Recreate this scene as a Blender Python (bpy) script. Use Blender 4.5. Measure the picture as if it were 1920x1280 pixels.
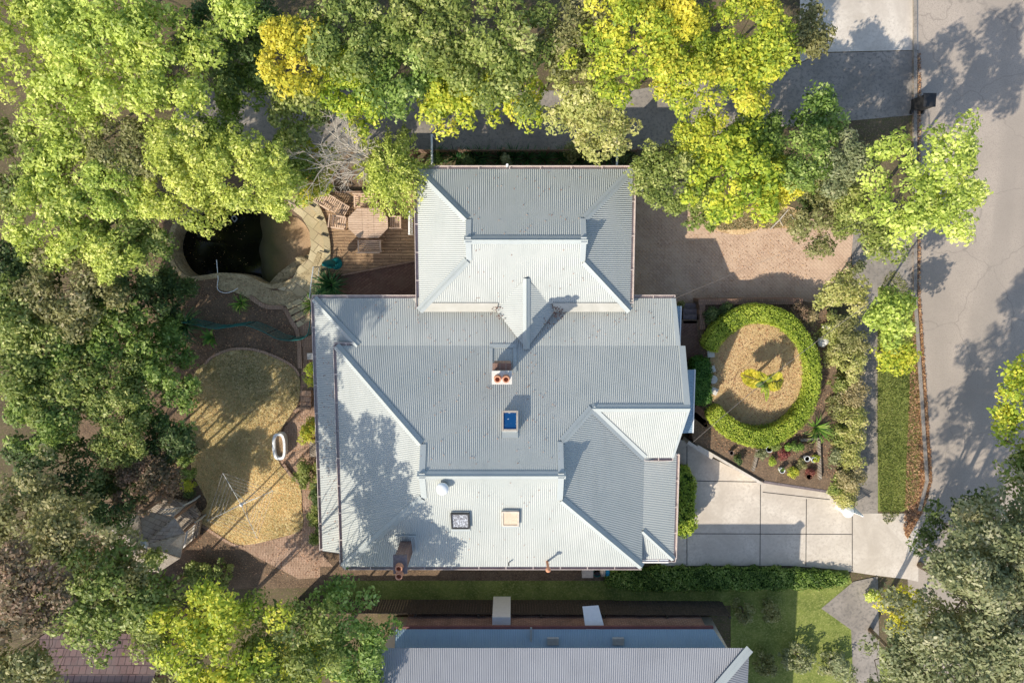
import bpy, bmesh, math, random
import numpy as np
from mathutils import Vector, Matrix
from mathutils.geometry import tessellate_polygon

# ------------------------------------------------------------ camera, world, sun
for o in list(bpy.data.objects): bpy.data.objects.remove(o)
S = bpy.context.scene
COL = S.collection
F = 1300.0; H = 32.5; TH = math.atan(F/10800.0)
cd = bpy.data.cameras.new('camera'); cam = bpy.data.objects.new('camera', cd); COL.objects.link(cam)
cd.sensor_width = 36; cd.lens = F/1920*36; cd.clip_start = .1; cd.clip_end = 2000
cam.location = (0, 0, H); cam.rotation_euler = (-TH, 0, 0)
S.camera = cam
ELEV = math.radians(38.5)
W = bpy.data.worlds.new('World'); S.world = W; W.use_nodes = True
nt = W.node_tree; nt.nodes.clear()
sky = nt.nodes.new('ShaderNodeTexSky'); sky.sky_type = 'NISHITA'; sky.sun_disc = False
sky.sun_elevation = ELEV; sky.sun_rotation = math.radians(225)
bg = nt.nodes.new('ShaderNodeBackground'); bg.inputs['Strength'].default_value = .15
wo = nt.nodes.new('ShaderNodeOutputWorld')
nt.links.new(sky.outputs[0], bg.inputs[0]); nt.links.new(bg.outputs[0], wo.inputs[0])
sd = bpy.data.lights.new('sun', 'SUN'); sun = bpy.data.objects.new('sun', sd); COL.objects.link(sun)
sd.energy = 3.7; sd.angle = math.radians(.53); sd.color = (1, .93, .82)
ldir = Vector((1, 1, -math.tan(ELEV)*math.sqrt(2))).normalized()
sun.rotation_euler = ldir.to_track_quat('-Z', 'Y').to_euler()
sun.location = (-60, -60, 70)
S.view_settings.view_transform = 'Standard'; S.view_settings.look = 'None'
S.view_settings.gamma = 1; S.view_settings.exposure = .55

def P(px, py, z=0.0):
    """world point seen at photo pixel (px,py) that lies at height z"""
    x = (px-960)/F; y = -(py-640)/F
    dy = y*math.cos(TH) - math.sin(TH); dz = -y*math.sin(TH) - math.cos(TH)
    t = (z-H)/dz
    return Vector((x*t, dy*t, z))

# ------------------------------------------------------------ bookkeeping
ORG = {}
def tag(o, label=None, cat=None, group=None, kind=None):
    if label: o['label'] = label
    if cat: o['category'] = cat
    if group: o['group'] = group
    if kind: o['kind'] = kind
    return o
def thing(name, label, cat, loc=(0, 0, 0), group=None):
    o = bpy.data.objects.new(name, None); COL.objects.link(o); o.empty_display_size = .3
    o.location = loc; ORG[o] = Vector(loc)
    return tag(o, label, cat, group)
class MB:
    def __init__(s): s.v = []; s.f = []; s.sm = False
    def add(s, vs, fs):
        n = len(s.v); s.v += [tuple(q) for q in vs]; s.f += [tuple(i+n for i in f) for f in fs]
        return s
    def box(s, c, d, rz=0, M=None):
        hx, hy, hz = d[0]/2, d[1]/2, d[2]/2
        vs = [Vector((x, y, z)) for z in (-hz, hz) for x, y in ((-hx, -hy), (hx, -hy), (hx, hy), (-hx, hy))]
        R = M if M is not None else Matrix.Rotation(rz, 3, 'Z')
        vs = [R @ q + Vector(c) for q in vs]
        return s.add(vs, [(3, 2, 1, 0), (4, 5, 6, 7), (0, 1, 5, 4), (1, 2, 6, 5), (2, 3, 7, 6), (3, 0, 4, 7)])
    def beam(s, a, b, w, h):
        a = Vector(a); b = Vector(b); d = b-a; L = d.length
        if L < 1e-6: return s
        x = d/L; up = Vector((0, 0, 1)) if abs(x.z) < .95 else Vector((0, 1, 0))
        y = up.cross(x).normalized(); z = x.cross(y)
        return s.box((a+b)/2, (L, w, h), M=Matrix((x, y, z)).transposed())
    def prism(s, poly, z0, z1):
        n = len(poly)
        poly = [Vector((q[0], q[1], 0)) for q in poly]
        ar = sum(poly[i].x*poly[(i+1) % n].y-poly[(i+1) % n].x*poly[i].y for i in range(n))
        if ar < 0: poly = poly[::-1]
        tr = tessellate_polygon([poly])
        vs = [(q.x, q.y, z0) for q in poly]+[(q.x, q.y, z1) for q in poly]
        fs = []
        for t in tr:
            a, b, c = [poly[i] for i in t]
            if (b-a).cross(c-a).z < 0: t = t[::-1]
            fs.append(tuple(i+n for i in t)); fs.append(tuple(t[::-1]))
        fs += [(i, (i+1) % n, (i+1) % n+n, i+n) for i in range(n)]
        return s.add(vs, fs)
    def sheet(s, poly, z, holes=()):
        loops = [[Vector((q[0], q[1], 0)) for q in poly]]+[[Vector((q[0], q[1], 0)) for q in h] for h in holes]
        fl = [q for l in loops for q in l]; fs = []
        for t in tessellate_polygon(loops):
            a, b, c = [fl[i] for i in t]
            if (b-a).cross(c-a).z < 0: t = t[::-1]
            fs.append(tuple(t))
        return s.add([(q.x, q.y, z) for q in fl], fs)
    def tube(s, pts, r, k=6, close=True):
        pts = [Vector(q) for q in pts]; n = len(pts)
        rr = r if isinstance(r, (list, tuple)) else [r]*n
        vs = []
        for i, q in enumerate(pts):
            d = (pts[min(i+1, n-1)]-pts[max(i-1, 0)])
            d = d.normalized() if d.length > 1e-9 else Vector((0, 0, 1))
            u = d.cross(Vector((0, 0, 1))) if abs(d.z) < .9 else d.cross(Vector((1, 0, 0)))
            u.normalize(); w = d.cross(u)
            for j in range(k):
                a = 2*math.pi*j/k
                vs.append(q+(u*math.cos(a)+w*math.sin(a))*rr[i])
        fs = [(i*k+j, i*k+(j+1) % k, (i+1)*k+(j+1) % k, (i+1)*k+j) for i in range(n-1) for j in range(k)]
        if close: fs += [tuple(range(k))[::-1], tuple((n-1)*k+j for j in range(k))]
        return s.add(vs, fs)
    def lathe(s, c, prof, k=20):
        c = Vector(c); vs = []
        for r, z in prof:
            for j in range(k):
                a = 2*math.pi*j/k; vs.append((c.x+r*math.cos(a), c.y+r*math.sin(a), c.z+z))
        m = len(prof)
        fs = [(i*k+j, i*k+(j+1) % k, (i+1)*k+(j+1) % k, (i+1)*k+j) for i in range(m-1) for j in range(k)]
        if prof[0][0] > 1e-4: fs.append(tuple(range(k))[::-1])
        if prof[-1][0] > 1e-4: fs.append(tuple((m-1)*k+j for j in range(k)))
        return s.add(vs, fs)
    def strip(s, pts, w):
        """leaf-like blade"""
        pts = [Vector(q) for q in pts]; n = len(pts); vs = []
        for i, q in enumerate(pts):
            d = (pts[min(i+1, n-1)]-pts[max(i-1, 0)]).normalized()
            u = d.cross(Vector((0, 0, 1)))
            if u.length < 1e-3: u = Vector((1, 0, 0))
            u.normalize(); vs += [q-u*w[i]/2, q+u*w[i]/2]
        return s.add(vs, [(2*i, 2*i+1, 2*i+3, 2*i+2) for i in range(n-1)])
    def rock(s, c, rx, ry, rz, seed, k=14):
        rg = random.Random(seed); c = Vector(c); ph = [rg.uniform(0, 6) for _ in range(5)]; vs = []; m = 7
        for i in range(m+1):
            t = math.pi*i/m
            for j in range(k):
                a = 2*math.pi*j/k
                q = 1+.1*math.sin(2*a+ph[0])+.07*math.sin(3*a+2*t+ph[1])+.06*math.sin(5*a+ph[2]-3*t)
                vs.append(c+Vector((rx*math.sin(t)*math.cos(a)*q, ry*math.sin(t)*math.sin(a)*q, rz*math.cos(t)*q)))
        return s.add(vs, [(i*k+j, (i+1)*k+j, (i+1)*k+(j+1) % k, i*k+(j+1) % k) for i in range(m) for j in range(k)])
def part(name, mb, mat, parent=None, label=None, smooth=False):
    off = Vector((0, 0, 0)) if parent is None else ORG[parent]
    me = bpy.data.meshes.new(name)
    vs = [(q[0]-off.x, q[1]-off.y, q[2]-off.z) for q in mb.v] if off.length else mb.v
    me.from_pydata(vs, [], mb.f); me.materials.append(mat); me.update()
    if smooth: me.polygons.foreach_set('use_smooth', [True]*len(me.polygons))
    o = bpy.data.objects.new(name, me); COL.objects.link(o)
    if parent is not None: o.parent = parent
    ORG[o] = off
    if label: o['label'] = label
    return o
def struct(name, mb, mat, label=None, kind='structure', cat=None):
    o = part(name, mb, mat); return tag(o, label or name.replace('_', ' ')+' around the house', cat or name.replace('_', ' '), None, kind)
def kids(o): return [c for c in bpy.data.objects if c.parent == o]
CH = {}
def dup(root, loc, rz=0, label=None, sc=None):
    if root not in CH: CH[root] = [(c, kids(c)) for c in kids(root)]
    r = root.copy(); COL.objects.link(r); r.location = loc; r.rotation_euler = (0, 0, rz)
    if sc: r.scale = (sc, sc, sc)
    if label: r['label'] = label
    for c, gs in CH[root]:
        d = c.copy(); COL.objects.link(d); d.parent = r
        for g in gs:
            e = g.copy(); COL.objects.link(e); e.parent = d
    return r
def curve(pts, closed=True, n=6):
    pts = [Vector(q) if len(q) == 3 else Vector((q[0], q[1], 0)) for q in pts]; m = len(pts); out = []
    rng = range(m) if closed else range(m-1)
    for i in rng:
        if closed: a, b, c, d = pts[i-1], pts[i], pts[(i+1) % m], pts[(i+2) % m]
        else: a, b, c, d = pts[max(i-1, 0)], pts[i], pts[i+1], pts[min(i+2, m-1)]
        for j in range(n):
            t = j/n
            out.append(.5*((2*b)+(c-a)*t+(2*a-5*b+4*c-d)*t*t+(-a+3*b-3*c+d)*t**3))
    if not closed: out.append(pts[-1])
    return out
def PP(l, z=0.0): return [P(a, b, z) for a, b in l]
def CP(l, z=0.0, n=6, closed=True): return [P(q.x, q.y, z) for q in curve(l, closed, n)]

# ------------------------------------------------------------ materials
def C(r, g, b, k=1.0):
    f = lambda c: ((c/255)/12.92 if c/255 <= .04045 else ((c/255+.055)/1.055)**2.4)*k
    return (f(r), f(g), f(b), 1)
MATS = {}
def newmat(name):
    m = bpy.data.materials.new(name); m.use_nodes = True; t = m.node_tree; t.nodes.clear()
    out = t.nodes.new('ShaderNodeOutputMaterial'); b = t.nodes.new('ShaderNodeBsdfPrincipled')
    t.links.new(b.outputs[0], out.inputs[0]); MATS[name] = m
    return m, t, b, out
def ramp(t, fac, cols, interp='LINEAR'):
    r = t.nodes.new('ShaderNodeValToRGB'); r.color_ramp.interpolation = interp
    e = r.color_ramp.elements
    while len(e) > len(cols): e.remove(e[-1])
    while len(e) < len(cols): e.new(1)
    for i, (p, c) in enumerate(cols): e[i].position = p; e[i].color = c
    t.links.new(fac, r.inputs[0]); return r.outputs[0]
def noise(t, vec, scale, detail=6, rough=.6, dist=0):
    n = t.nodes.new('ShaderNodeTexNoise'); n.inputs['Scale'].default_value = scale
    n.inputs['Detail'].default_value = detail; n.inputs['Roughness'].default_value = rough
    n.inputs['Distortion'].default_value = dist
    t.links.new(vec, n.inputs['Vector']); return n.outputs[0]
def coords(t, sc=None, rot=None):
    tc = t.nodes.new('ShaderNodeTexCoord'); v = tc.outputs['Object']
    if sc or rot:
        mp = t.nodes.new('ShaderNodeMapping'); t.links.new(v, mp.inputs[0]); v = mp.outputs[0]
        if sc: mp.inputs['Scale'].default_value = sc
        if rot: mp.inputs['Rotation'].default_value = rot
    return v
def mix(t, fac, a, b, mode='MIX'):
    m = t.nodes.new('ShaderNodeMix'); m.data_type = 'RGBA'; m.blend_type = mode
    if isinstance(fac, float): m.inputs[0].default_value = fac
    else: t.links.new(fac, m.inputs[0])
    for i, q in ((6, a), (7, b)):
        if isinstance(q, tuple): m.inputs[i].default_value = q
        else: t.links.new(q, m.inputs[i])
    return m.outputs[2]
def bump(t, b, h, dist=.02, st=.6):
    n = t.nodes.new('ShaderNodeBump'); n.inputs['Distance'].default_value = dist; n.inputs['Strength'].default_value = st
    t.links.new(h, n.inputs['Height']); t.links.new(n.outputs[0], b.inputs['Normal'])
def mnoise(name, c1, c2, scale=3, c3=None, scale2=25, rough=.8, bd=.01, bs=.5, spec=.3, metal=0, sc=None, c4=None, dist=0):
    """broad patches c1..c2, speckled by c3 at a finer scale"""
    m, t, b, out = newmat(name); v = coords(t, sc)
    a = noise(t, v, scale, 8, .65, dist); col = ramp(t, a, [(.35, c1), (.65, c2)])
    f = noise(t, v, scale2, 5, .7)
    if c3: col = mix(t, ramp(t, f, [(.48, (0, 0, 0, 1)), (.66, (1, 1, 1, 1))]), col, c3)
    if c4:
        g = noise(t, v, scale2*2.3, 3, .7); col = mix(t, ramp(t, g, [(.55, (0, 0, 0, 1)), (.7, (1, 1, 1, 1))]), col, c4)
    t.links.new(col, b.inputs['Base Color']); b.inputs['Roughness'].default_value = rough
    b.inputs['Specular IOR Level'].default_value = spec; b.inputs['Metallic'].default_value = metal
    bump(t, b, f, bd, bs); return m
def mplain(name, c, rough=.5, spec=.4, metal=0, var=.12, scale=6):
    m, t, b, out = newmat(name); v = coords(t); a = noise(t, v, scale, 6, .6)
    d = tuple(x*(1-var*1.6) for x in c[:3])+(1,); e = tuple(min(1, x*(1+var)) for x in c[:3])+(1,)
    t.links.new(ramp(t, a, [(.3, d), (.7, e)]), b.inputs['Base Color'])
    b.inputs['Roughness'].default_value = rough; b.inputs['Specular IOR Level'].default_value = spec; b.inputs['Metallic'].default_value = metal
    return m
def mbrick(name, c1, c2, mortar, bw=.23, bh=.08, rot=0, msize=.012, rough=.85, dirt=None, off=.5, vert=False):
    m, t, b, out = newmat(name)
    v = coords(t, None, (math.pi/2 if vert else 0, 0, rot))
    k = t.nodes.new('ShaderNodeTexBrick'); t.links.new(v, k.inputs['Vector'])
    k.inputs['Scale'].default_value = 1; k.inputs['Brick Width'].default_value = bw; k.inputs['Row Height'].default_value = bh
    k.inputs['Mortar Size'].default_value = msize; k.inputs['Color1'].default_value = c1; k.inputs['Color2'].default_value = c2
    k.inputs['Mortar'].default_value = mortar; k.offset = off
    n1 = noise(t, coords(t), 1.1, 8, .65); n2 = noise(t, coords(t), 22, 4, .7)
    col = mix(t, ramp(t, n2, [(.45, (0, 0, 0, 1)), (.75, (.55, .55, .55, 1))]), k.outputs[0], mortar)
    if dirt: col = mix(t, ramp(t, n1, [(.42, (0, 0, 0, 1)), (.68, (.8, .8, .8, 1))]), col, dirt)
    t.links.new(col, b.inputs['Base Color']); b.inputs['Roughness'].default_value = rough
    b.inputs['Specular IOR Level'].default_value = .25
    bump(t, b, k.outputs[1], -.006, .5); return m
def mboards(name, c1, c2, gap, w=.12, rot=0, dirt=None, rough=.75):
    m, t, b, out = newmat(name); v = coords(t, None, (0, 0, rot))
    k = t.nodes.new('ShaderNodeTexBrick'); t.links.new(v, k.inputs['Vector']); k.inputs['Scale'].default_value = 1
    k.inputs['Brick Width'].default_value = 3.1; k.inputs['Row Height'].default_value = w; k.inputs['Mortar Size'].default_value = .01
    k.inputs['Color1'].default_value = c1; k.inputs['Color2'].default_value = c2; k.inputs['Mortar'].default_value = gap
    mp = t.nodes.new('ShaderNodeMapping'); mp.inputs['Scale'].default_value = (1.2, 14, 1); t.links.new(v, mp.inputs[0])
    g = noise(t, mp.outputs[0], 2.2, 8, .7); col = k.outputs[0]
    if dirt: col = mix(t, ramp(t, g, [(.48, (0, 0, 0, 1)), (.62, (.85, .85, .85, 1))]), col, dirt)
    t.links.new(col, b.inputs['Base Color']); b.inputs['Roughness'].default_value = rough
    b.inputs['Specular IOR Level'].default_value = .25
    bump(t, b, k.outputs[1], -.008, .6); return m
def mleaf(name, cols, trans=.42, rough=.5, spec=.35):
    m, t, b, out = newmat(name)
    at = t.nodes.new('ShaderNodeAttribute'); at.attribute_name = 'tint'
    n = len(cols); col = ramp(t, at.outputs['Fac'], [(i/(n-1), c) for i, c in enumerate(cols)])
    oi = t.nodes.new('ShaderNodeObjectInfo'); mr = t.nodes.new('ShaderNodeMapRange'); t.links.new(oi.outputs['Random'], mr.inputs[0]); mr.inputs[3].default_value = .474; mr.inputs[4].default_value = .493
    hs = t.nodes.new('ShaderNodeHueSaturation'); t.links.new(mr.outputs[0], hs.inputs['Hue']); hs.inputs['Saturation'].default_value = .93; hs.inputs['Value'].default_value = 1.5; t.links.new(col, hs.inputs['Color']); col = hs.outputs[0]
    t.links.new(col, b.inputs['Base Color']); b.inputs['Roughness'].default_value = rough
    b.inputs['Specular IOR Level'].default_value = spec
    tr = t.nodes.new('ShaderNodeBsdfTranslucent'); t.links.new(col, tr.inputs[0])
    mx = t.nodes.new('ShaderNodeMixShader'); mx.inputs[0].default_value = trans
    t.links.new(b.outputs[0], mx.inputs[1]); t.links.new(tr.outputs[0], mx.inputs[2]); t.links.new(mx.outputs[0], out.inputs[0])
    return m

M = {}
POOLX = .9
M['shadefence'] = mplain('shade_dark_palings', C(84, 76, 68), .9, .1, 0, .25, 10)  # weathered timber coloured darker to carry the shade on the fence face
M['soil'] = mnoise('soil', C(84, 70, 58), C(118, 100, 82), 1.6, C(146, 120, 94), 14, .95, .03, .6, .1, c4=C(150, 128, 100))
M['ground'] = mnoise('ground', C(84, 74, 58), C(112, 98, 76), .5, C(90, 92, 54), 6, .95, .03, .6, .1, c4=C(150, 128, 100))
M['lawn'] = mnoise('dry_lawn', C(168, 156, 104), C(222, 202, 150), 1.1, C(230, 212, 166), 13, .95, .03, .9, .1, c4=C(112, 100, 46))
M['lawn_round'] = mnoise('straw_lawn', C(194, 168, 120), C(218, 192, 146), 1.0, C(212, 180, 132), 14, .95, .03, .9, .1, c4=C(138, 116, 62))
M['grass'] = mnoise('green_grass', C(96, 108, 52), C(136, 144, 74), .9, C(156, 156, 92), 10, .95, .03, .9, .1, c4=C(80, 96, 40))
M['brickpave'] = mbrick('brick_paving', C(200, 170, 144), C(188, 158, 132), C(170, 142, 118), .24, .12, math.radians(45), .012, dirt=C(206, 178, 150))
M['courtyard'] = mbrick('courtyard_paving', C(128, 98, 84), C(108, 80, 68), C(92, 72, 62), .24, .12, math.radians(-35), .012, dirt=C(120, 98, 82))
M['concrete'] = mnoise('driveway_concrete', C(186, 174, 158), C(216, 205, 189), .55, C(188, 176, 160), 7, .85, .004, .35, .25, c4=C(196, 184, 168), dist=.6)
M['concrete2'] = mnoise('old_concrete', C(132, 124, 114), C(160, 150, 138), .7, C(118, 112, 104), 7, .9, .006, .4, .2)
M['asphalt'] = mnoise('asphalt', C(158, 146, 132), C(180, 166, 150), .25, C(150, 138, 126), 18, .9, .004, .4, .25)
_t = M['asphalt'].node_tree; _b = _t.nodes['Principled BSDF']; _v = coords(_t)
_vo = _t.nodes.new('ShaderNodeTexVoronoi'); _vo.feature = 'DISTANCE_TO_EDGE'; _vo.inputs['Scale'].default_value = .28
_mx = _t.nodes.new('ShaderNodeVectorMath'); _mx.operation = 'ADD'; _nn = _t.nodes.new('ShaderNodeTexNoise'); _nn.inputs['Scale'].default_value = 1.1; _t.links.new(_v, _nn.inputs['Vector'])
_t.links.new(_v, _mx.inputs[0]); _t.links.new(_nn.outputs[1], _mx.inputs[1]); _t.links.new(_mx.outputs[0], _vo.inputs['Vector'])
_old = _b.inputs['Base Color'].links[0].from_socket
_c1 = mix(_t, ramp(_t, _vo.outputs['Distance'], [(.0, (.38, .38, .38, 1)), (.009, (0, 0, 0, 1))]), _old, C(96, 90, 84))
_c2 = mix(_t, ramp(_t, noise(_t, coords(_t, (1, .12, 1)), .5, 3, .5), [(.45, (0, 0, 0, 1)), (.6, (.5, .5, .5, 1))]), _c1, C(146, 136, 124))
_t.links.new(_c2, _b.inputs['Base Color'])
M['stone'] = mbrick('flagstone', C(206, 190, 152), C(178, 160, 126), C(112, 98, 76), .62, .42, math.radians(38), .014, dirt=C(170, 156, 118))
M['pathbrick'] = mbrick('path_brick', C(178, 144, 120), C(198, 166, 140), C(126, 104, 86), .24, .08, math.radians(90), .01, dirt=C(140, 116, 94))
M['sandstone'] = mnoise('sandstone', C(150, 132, 98), C(190, 172, 134), 2.2, C(110, 98, 70), 11, .9, .01, .6, .2, c4=C(206, 190, 156))
M['poolstone'] = mnoise('pool_render', C(146, 130, 98), C(184, 166, 130), 2.5, C(110, 98, 66), 9, .85, .008, .5, .2)
M['deck'] = mboards('deck_timber', C(176, 146, 112), C(154, 126, 96), C(84, 64, 46), .14, 0, C(100, 80, 60))
M['teak'] = mboards('teak_slats', C(218, 190, 164), C(206, 178, 152), C(140, 114, 94), .08, 0, C(176, 148, 122))
M['teakplain'] = mplain('teak', C(214, 184, 156), .6, .3, 0, .15, 20)
M['bench'] = mplain('weathered_timber', C(150, 124, 104), .8, .2, 0, .2, 12)
M['greytimber'] = mboards('grey_timber', C(156, 140, 120), C(126, 112, 96), C(70, 60, 50), .1, math.radians(35), C(186, 176, 160))
M['shingle'] = mbrick('timber_shingle', C(178, 162, 148), C(146, 132, 122), C(104, 92, 84), .3, .14, math.radians(20), .012, dirt=C(186, 178, 170))
M['tile'] = mbrick('roof_tile', C(170, 134, 122), C(150, 118, 108), C(100, 78, 72), .3, .3, 0, .02, dirt=C(150, 130, 120))
def metal_roof(name, c, c2, st, patch=.5):
    m, t, b, out = newmat(name); v = coords(t)
    a = noise(t, v, patch, 6, .6); col = ramp(t, a, [(.3, c), (.7, c2)])
    s = noise(t, coords(t, (1, 1, 1)), 9, 5, .7); col = mix(t, ramp(t, s, [(.56, (0, 0, 0, 1)), (.8, (.3, .3, .3, 1))]), col, st)
    g = noise(t, coords(t, (1, .16, 1)), 1.7, 6, .7); col = mix(t, ramp(t, g, [(.5, (0, 0, 0, 1)), (.75, (.4, .4, .4, 1))]), col, tuple(q*.74 for q in c[:3])+(1,))
    d = noise(t, v, 38, 2, .5); col = mix(t, ramp(t, d, [(.74, (0, 0, 0, 1)), (.78, (.5, .5, .5, 1))]), col, C(110, 96, 80))
    t.links.new(col, b.inputs['Base Color']); b.inputs['Roughness'].default_value = .5
    b.inputs['Specular IOR Level'].default_value = .45; return m
M['roof'] = metal_roof('painted_corrugated_steel', C(172, 175, 168), C(183, 184, 176), C(156, 156, 148))
M['roofcap'] = metal_roof('painted_ridge_capping', C(170, 175, 172), C(180, 184, 178), C(156, 160, 154))
M['flash'] = metal_roof('galvanised_flashing', C(176, 172, 158), C(188, 184, 172), C(150, 142, 124), 2)
M['roofN'] = metal_roof('grey_neighbour_roof', C(146, 146, 148), C(156, 156, 157), C(132, 131, 132))
M['roofB'] = metal_roof('pale_blue_roof', C(156, 178, 190), C(146, 168, 182), C(134, 152, 162))  # on the lean-to this blue stands in for shade over grey steel
M['gutter'] = mplain('gutter_cream', C(206, 190, 178), .5, .4)
M['fascia'] = mplain('fascia_maroon', C(120, 78, 76), .6, .3)
M['wallc'] = mplain('cream_wall', C(214, 206, 190), .8, .2, 0, .06, 2)
M['brick'] = mbrick('chimney_brick', C(150, 108, 88), C(120, 84, 70), C(170, 150, 136), .23, .085, 0, .012, vert=True, dirt=C(104, 84, 74))
M['capstone'] = mplain('chimney_cap', C(124, 112, 110), .85, .2, 0, .2, 8)
M['retain'] = mbrick('retaining_brick', C(160, 126, 104), C(134, 102, 84), C(104, 86, 72), .1, .23, 0, .012, dirt=C(120, 100, 84))
M['terracotta'] = mplain('terracotta', C(206, 146, 112), .75, .25, 0, .14, 9)
M['white'] = mplain('white_paint', C(236, 236, 232), .5, .4, 0, .04)
M['offwhite'] = mplain('off_white_stone', C(214, 208, 196), .8, .2, 0, .12, 10)
M['galv'] = mplain('galvanised_steel', C(180, 184, 182), .45, .5, .3, .1)
M['dark'] = mplain('dark_metal', C(52, 50, 48), .5, .4)
M['teal'] = mplain('teal_canvas', C(16, 104, 102), .7, .2, 0, .2, 10)
M['tealwire'] = mplain('teal_wire', C(40, 110, 104), .5, .3)
M['frame'] = mplain('skylight_frame', C(206, 190, 170), .5, .4)
M['copper'] = mplain('weathered_steps', C(112, 84, 66), .85, .2, 0, .25, 9)
M['bark'] = mnoise('bark', C(120, 104, 86), C(150, 134, 114), 5, C(96, 82, 68), 20, .9, .01, .6, .15)
M['palebark'] = mplain('pale_bark', C(196, 184, 166), .85, .2, 0, .15, 8)
M['cable'] = mplain('cable_sheath', C(120, 112, 104), .6, .3)
M['cablew'] = mplain('cable_pale', C(200, 192, 186), .6, .3)
M['water'] = None
m, t, b, out = newmat('pool_water'); v = coords(t)
t.links.new(ramp(t, noise(t, v, .9, 5, .6), [(.35, (.004, .005, .004, 1)), (.7, (.016, .017, .008, 1))]), b.inputs['Base Color'])
b.inputs['Roughness'].default_value = .08; b.inputs['Specular IOR Level'].default_value = .3
bump(t, b, noise(t, v, 5, 3, .5), .004, .3); M['water'] = m
M['sludge'] = mnoise('pool_sludge', C(140, 114, 84), C(176, 146, 112), 1.7, C(96, 78, 56), 10, .85, .02, .6, .25, c4=C(180, 156, 120))
M['algae'] = mnoise('pool_algae', C(60, 62, 24), C(92, 88, 40), 2, C(50, 48, 24), 12, .7, .01, .5, .3)
m, t, b, out = newmat('skylight_glass'); v = coords(t)
t.links.new(ramp(t, noise(t, v, 9, 2, .5), [(.66, C(20, 78, 128)), (.70, C(190, 200, 206))]), b.inputs['Base Color'])
b.inputs['Roughness'].default_value = .12; b.inputs['Specular IOR Level'].default_value = .5; M['glassblue'] = m
m, t, b, out = newmat('skylight_mesh'); v = coords(t)
t.links.new(ramp(t, noise(t, coords(t, (9, 3, 3), (0, 0, .8)), 1.6, 3, .5, 2.5), [(.5, C(112, 110, 112)), (.58, C(190, 192, 196))]), b.inputs['Base Color'])
b.inputs['Roughness'].default_value = .4; M['glassgrey'] = m
M['glasstan'] = mnoise('skylight_tan', C(200, 182, 156), C(188, 168, 142), 3, C(212, 196, 172), 26, .5, .004, .4)
m, t, b, out = newmat('window_glass'); b.inputs['Base Color'].default_value = (.02, .03, .04, 1); b.inputs['Roughness'].default_value = .05; M['glass'] = m

M['soilmulch'] = mnoise('straw_mulch', C(206, 172, 128), C(230, 200, 154), 3, C(160, 126, 88), 16, .95, .03, .7, .1)
M['litterm'] = mnoise('kerb_litter', C(150, 106, 66), C(176, 132, 88), 3, C(120, 88, 60), 16, .95, .03, .7, .1)
M['bench2'] = mnoise('grey_boards', C(150, 138, 122), C(176, 166, 150), 3, C(128, 116, 102), 18, .9, .01, .5, .2)
M['rustdebris'] = mplain('rust_debris', C(128, 96, 84), .9, .1, 0, .3, 12)
M['bluetarp'] = mplain('blue_tarp', C(40, 140, 180), .6, .3)
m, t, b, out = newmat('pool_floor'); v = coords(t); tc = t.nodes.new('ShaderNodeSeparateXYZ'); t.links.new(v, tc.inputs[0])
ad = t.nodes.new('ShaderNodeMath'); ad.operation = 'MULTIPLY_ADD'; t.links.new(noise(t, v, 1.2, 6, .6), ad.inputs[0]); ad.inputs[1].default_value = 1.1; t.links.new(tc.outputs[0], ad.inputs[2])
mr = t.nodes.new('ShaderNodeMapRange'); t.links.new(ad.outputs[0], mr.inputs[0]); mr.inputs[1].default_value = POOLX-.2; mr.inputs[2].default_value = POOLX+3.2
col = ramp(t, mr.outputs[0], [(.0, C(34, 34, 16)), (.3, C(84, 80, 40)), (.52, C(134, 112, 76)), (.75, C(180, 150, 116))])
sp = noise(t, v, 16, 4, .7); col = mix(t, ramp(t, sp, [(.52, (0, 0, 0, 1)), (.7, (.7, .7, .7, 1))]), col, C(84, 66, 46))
t.links.new(col, b.inputs['Base Color']); b.inputs['Roughness'].default_value = .8; bump(t, b, sp, .02, .5); M['poolfloor'] = m
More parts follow.
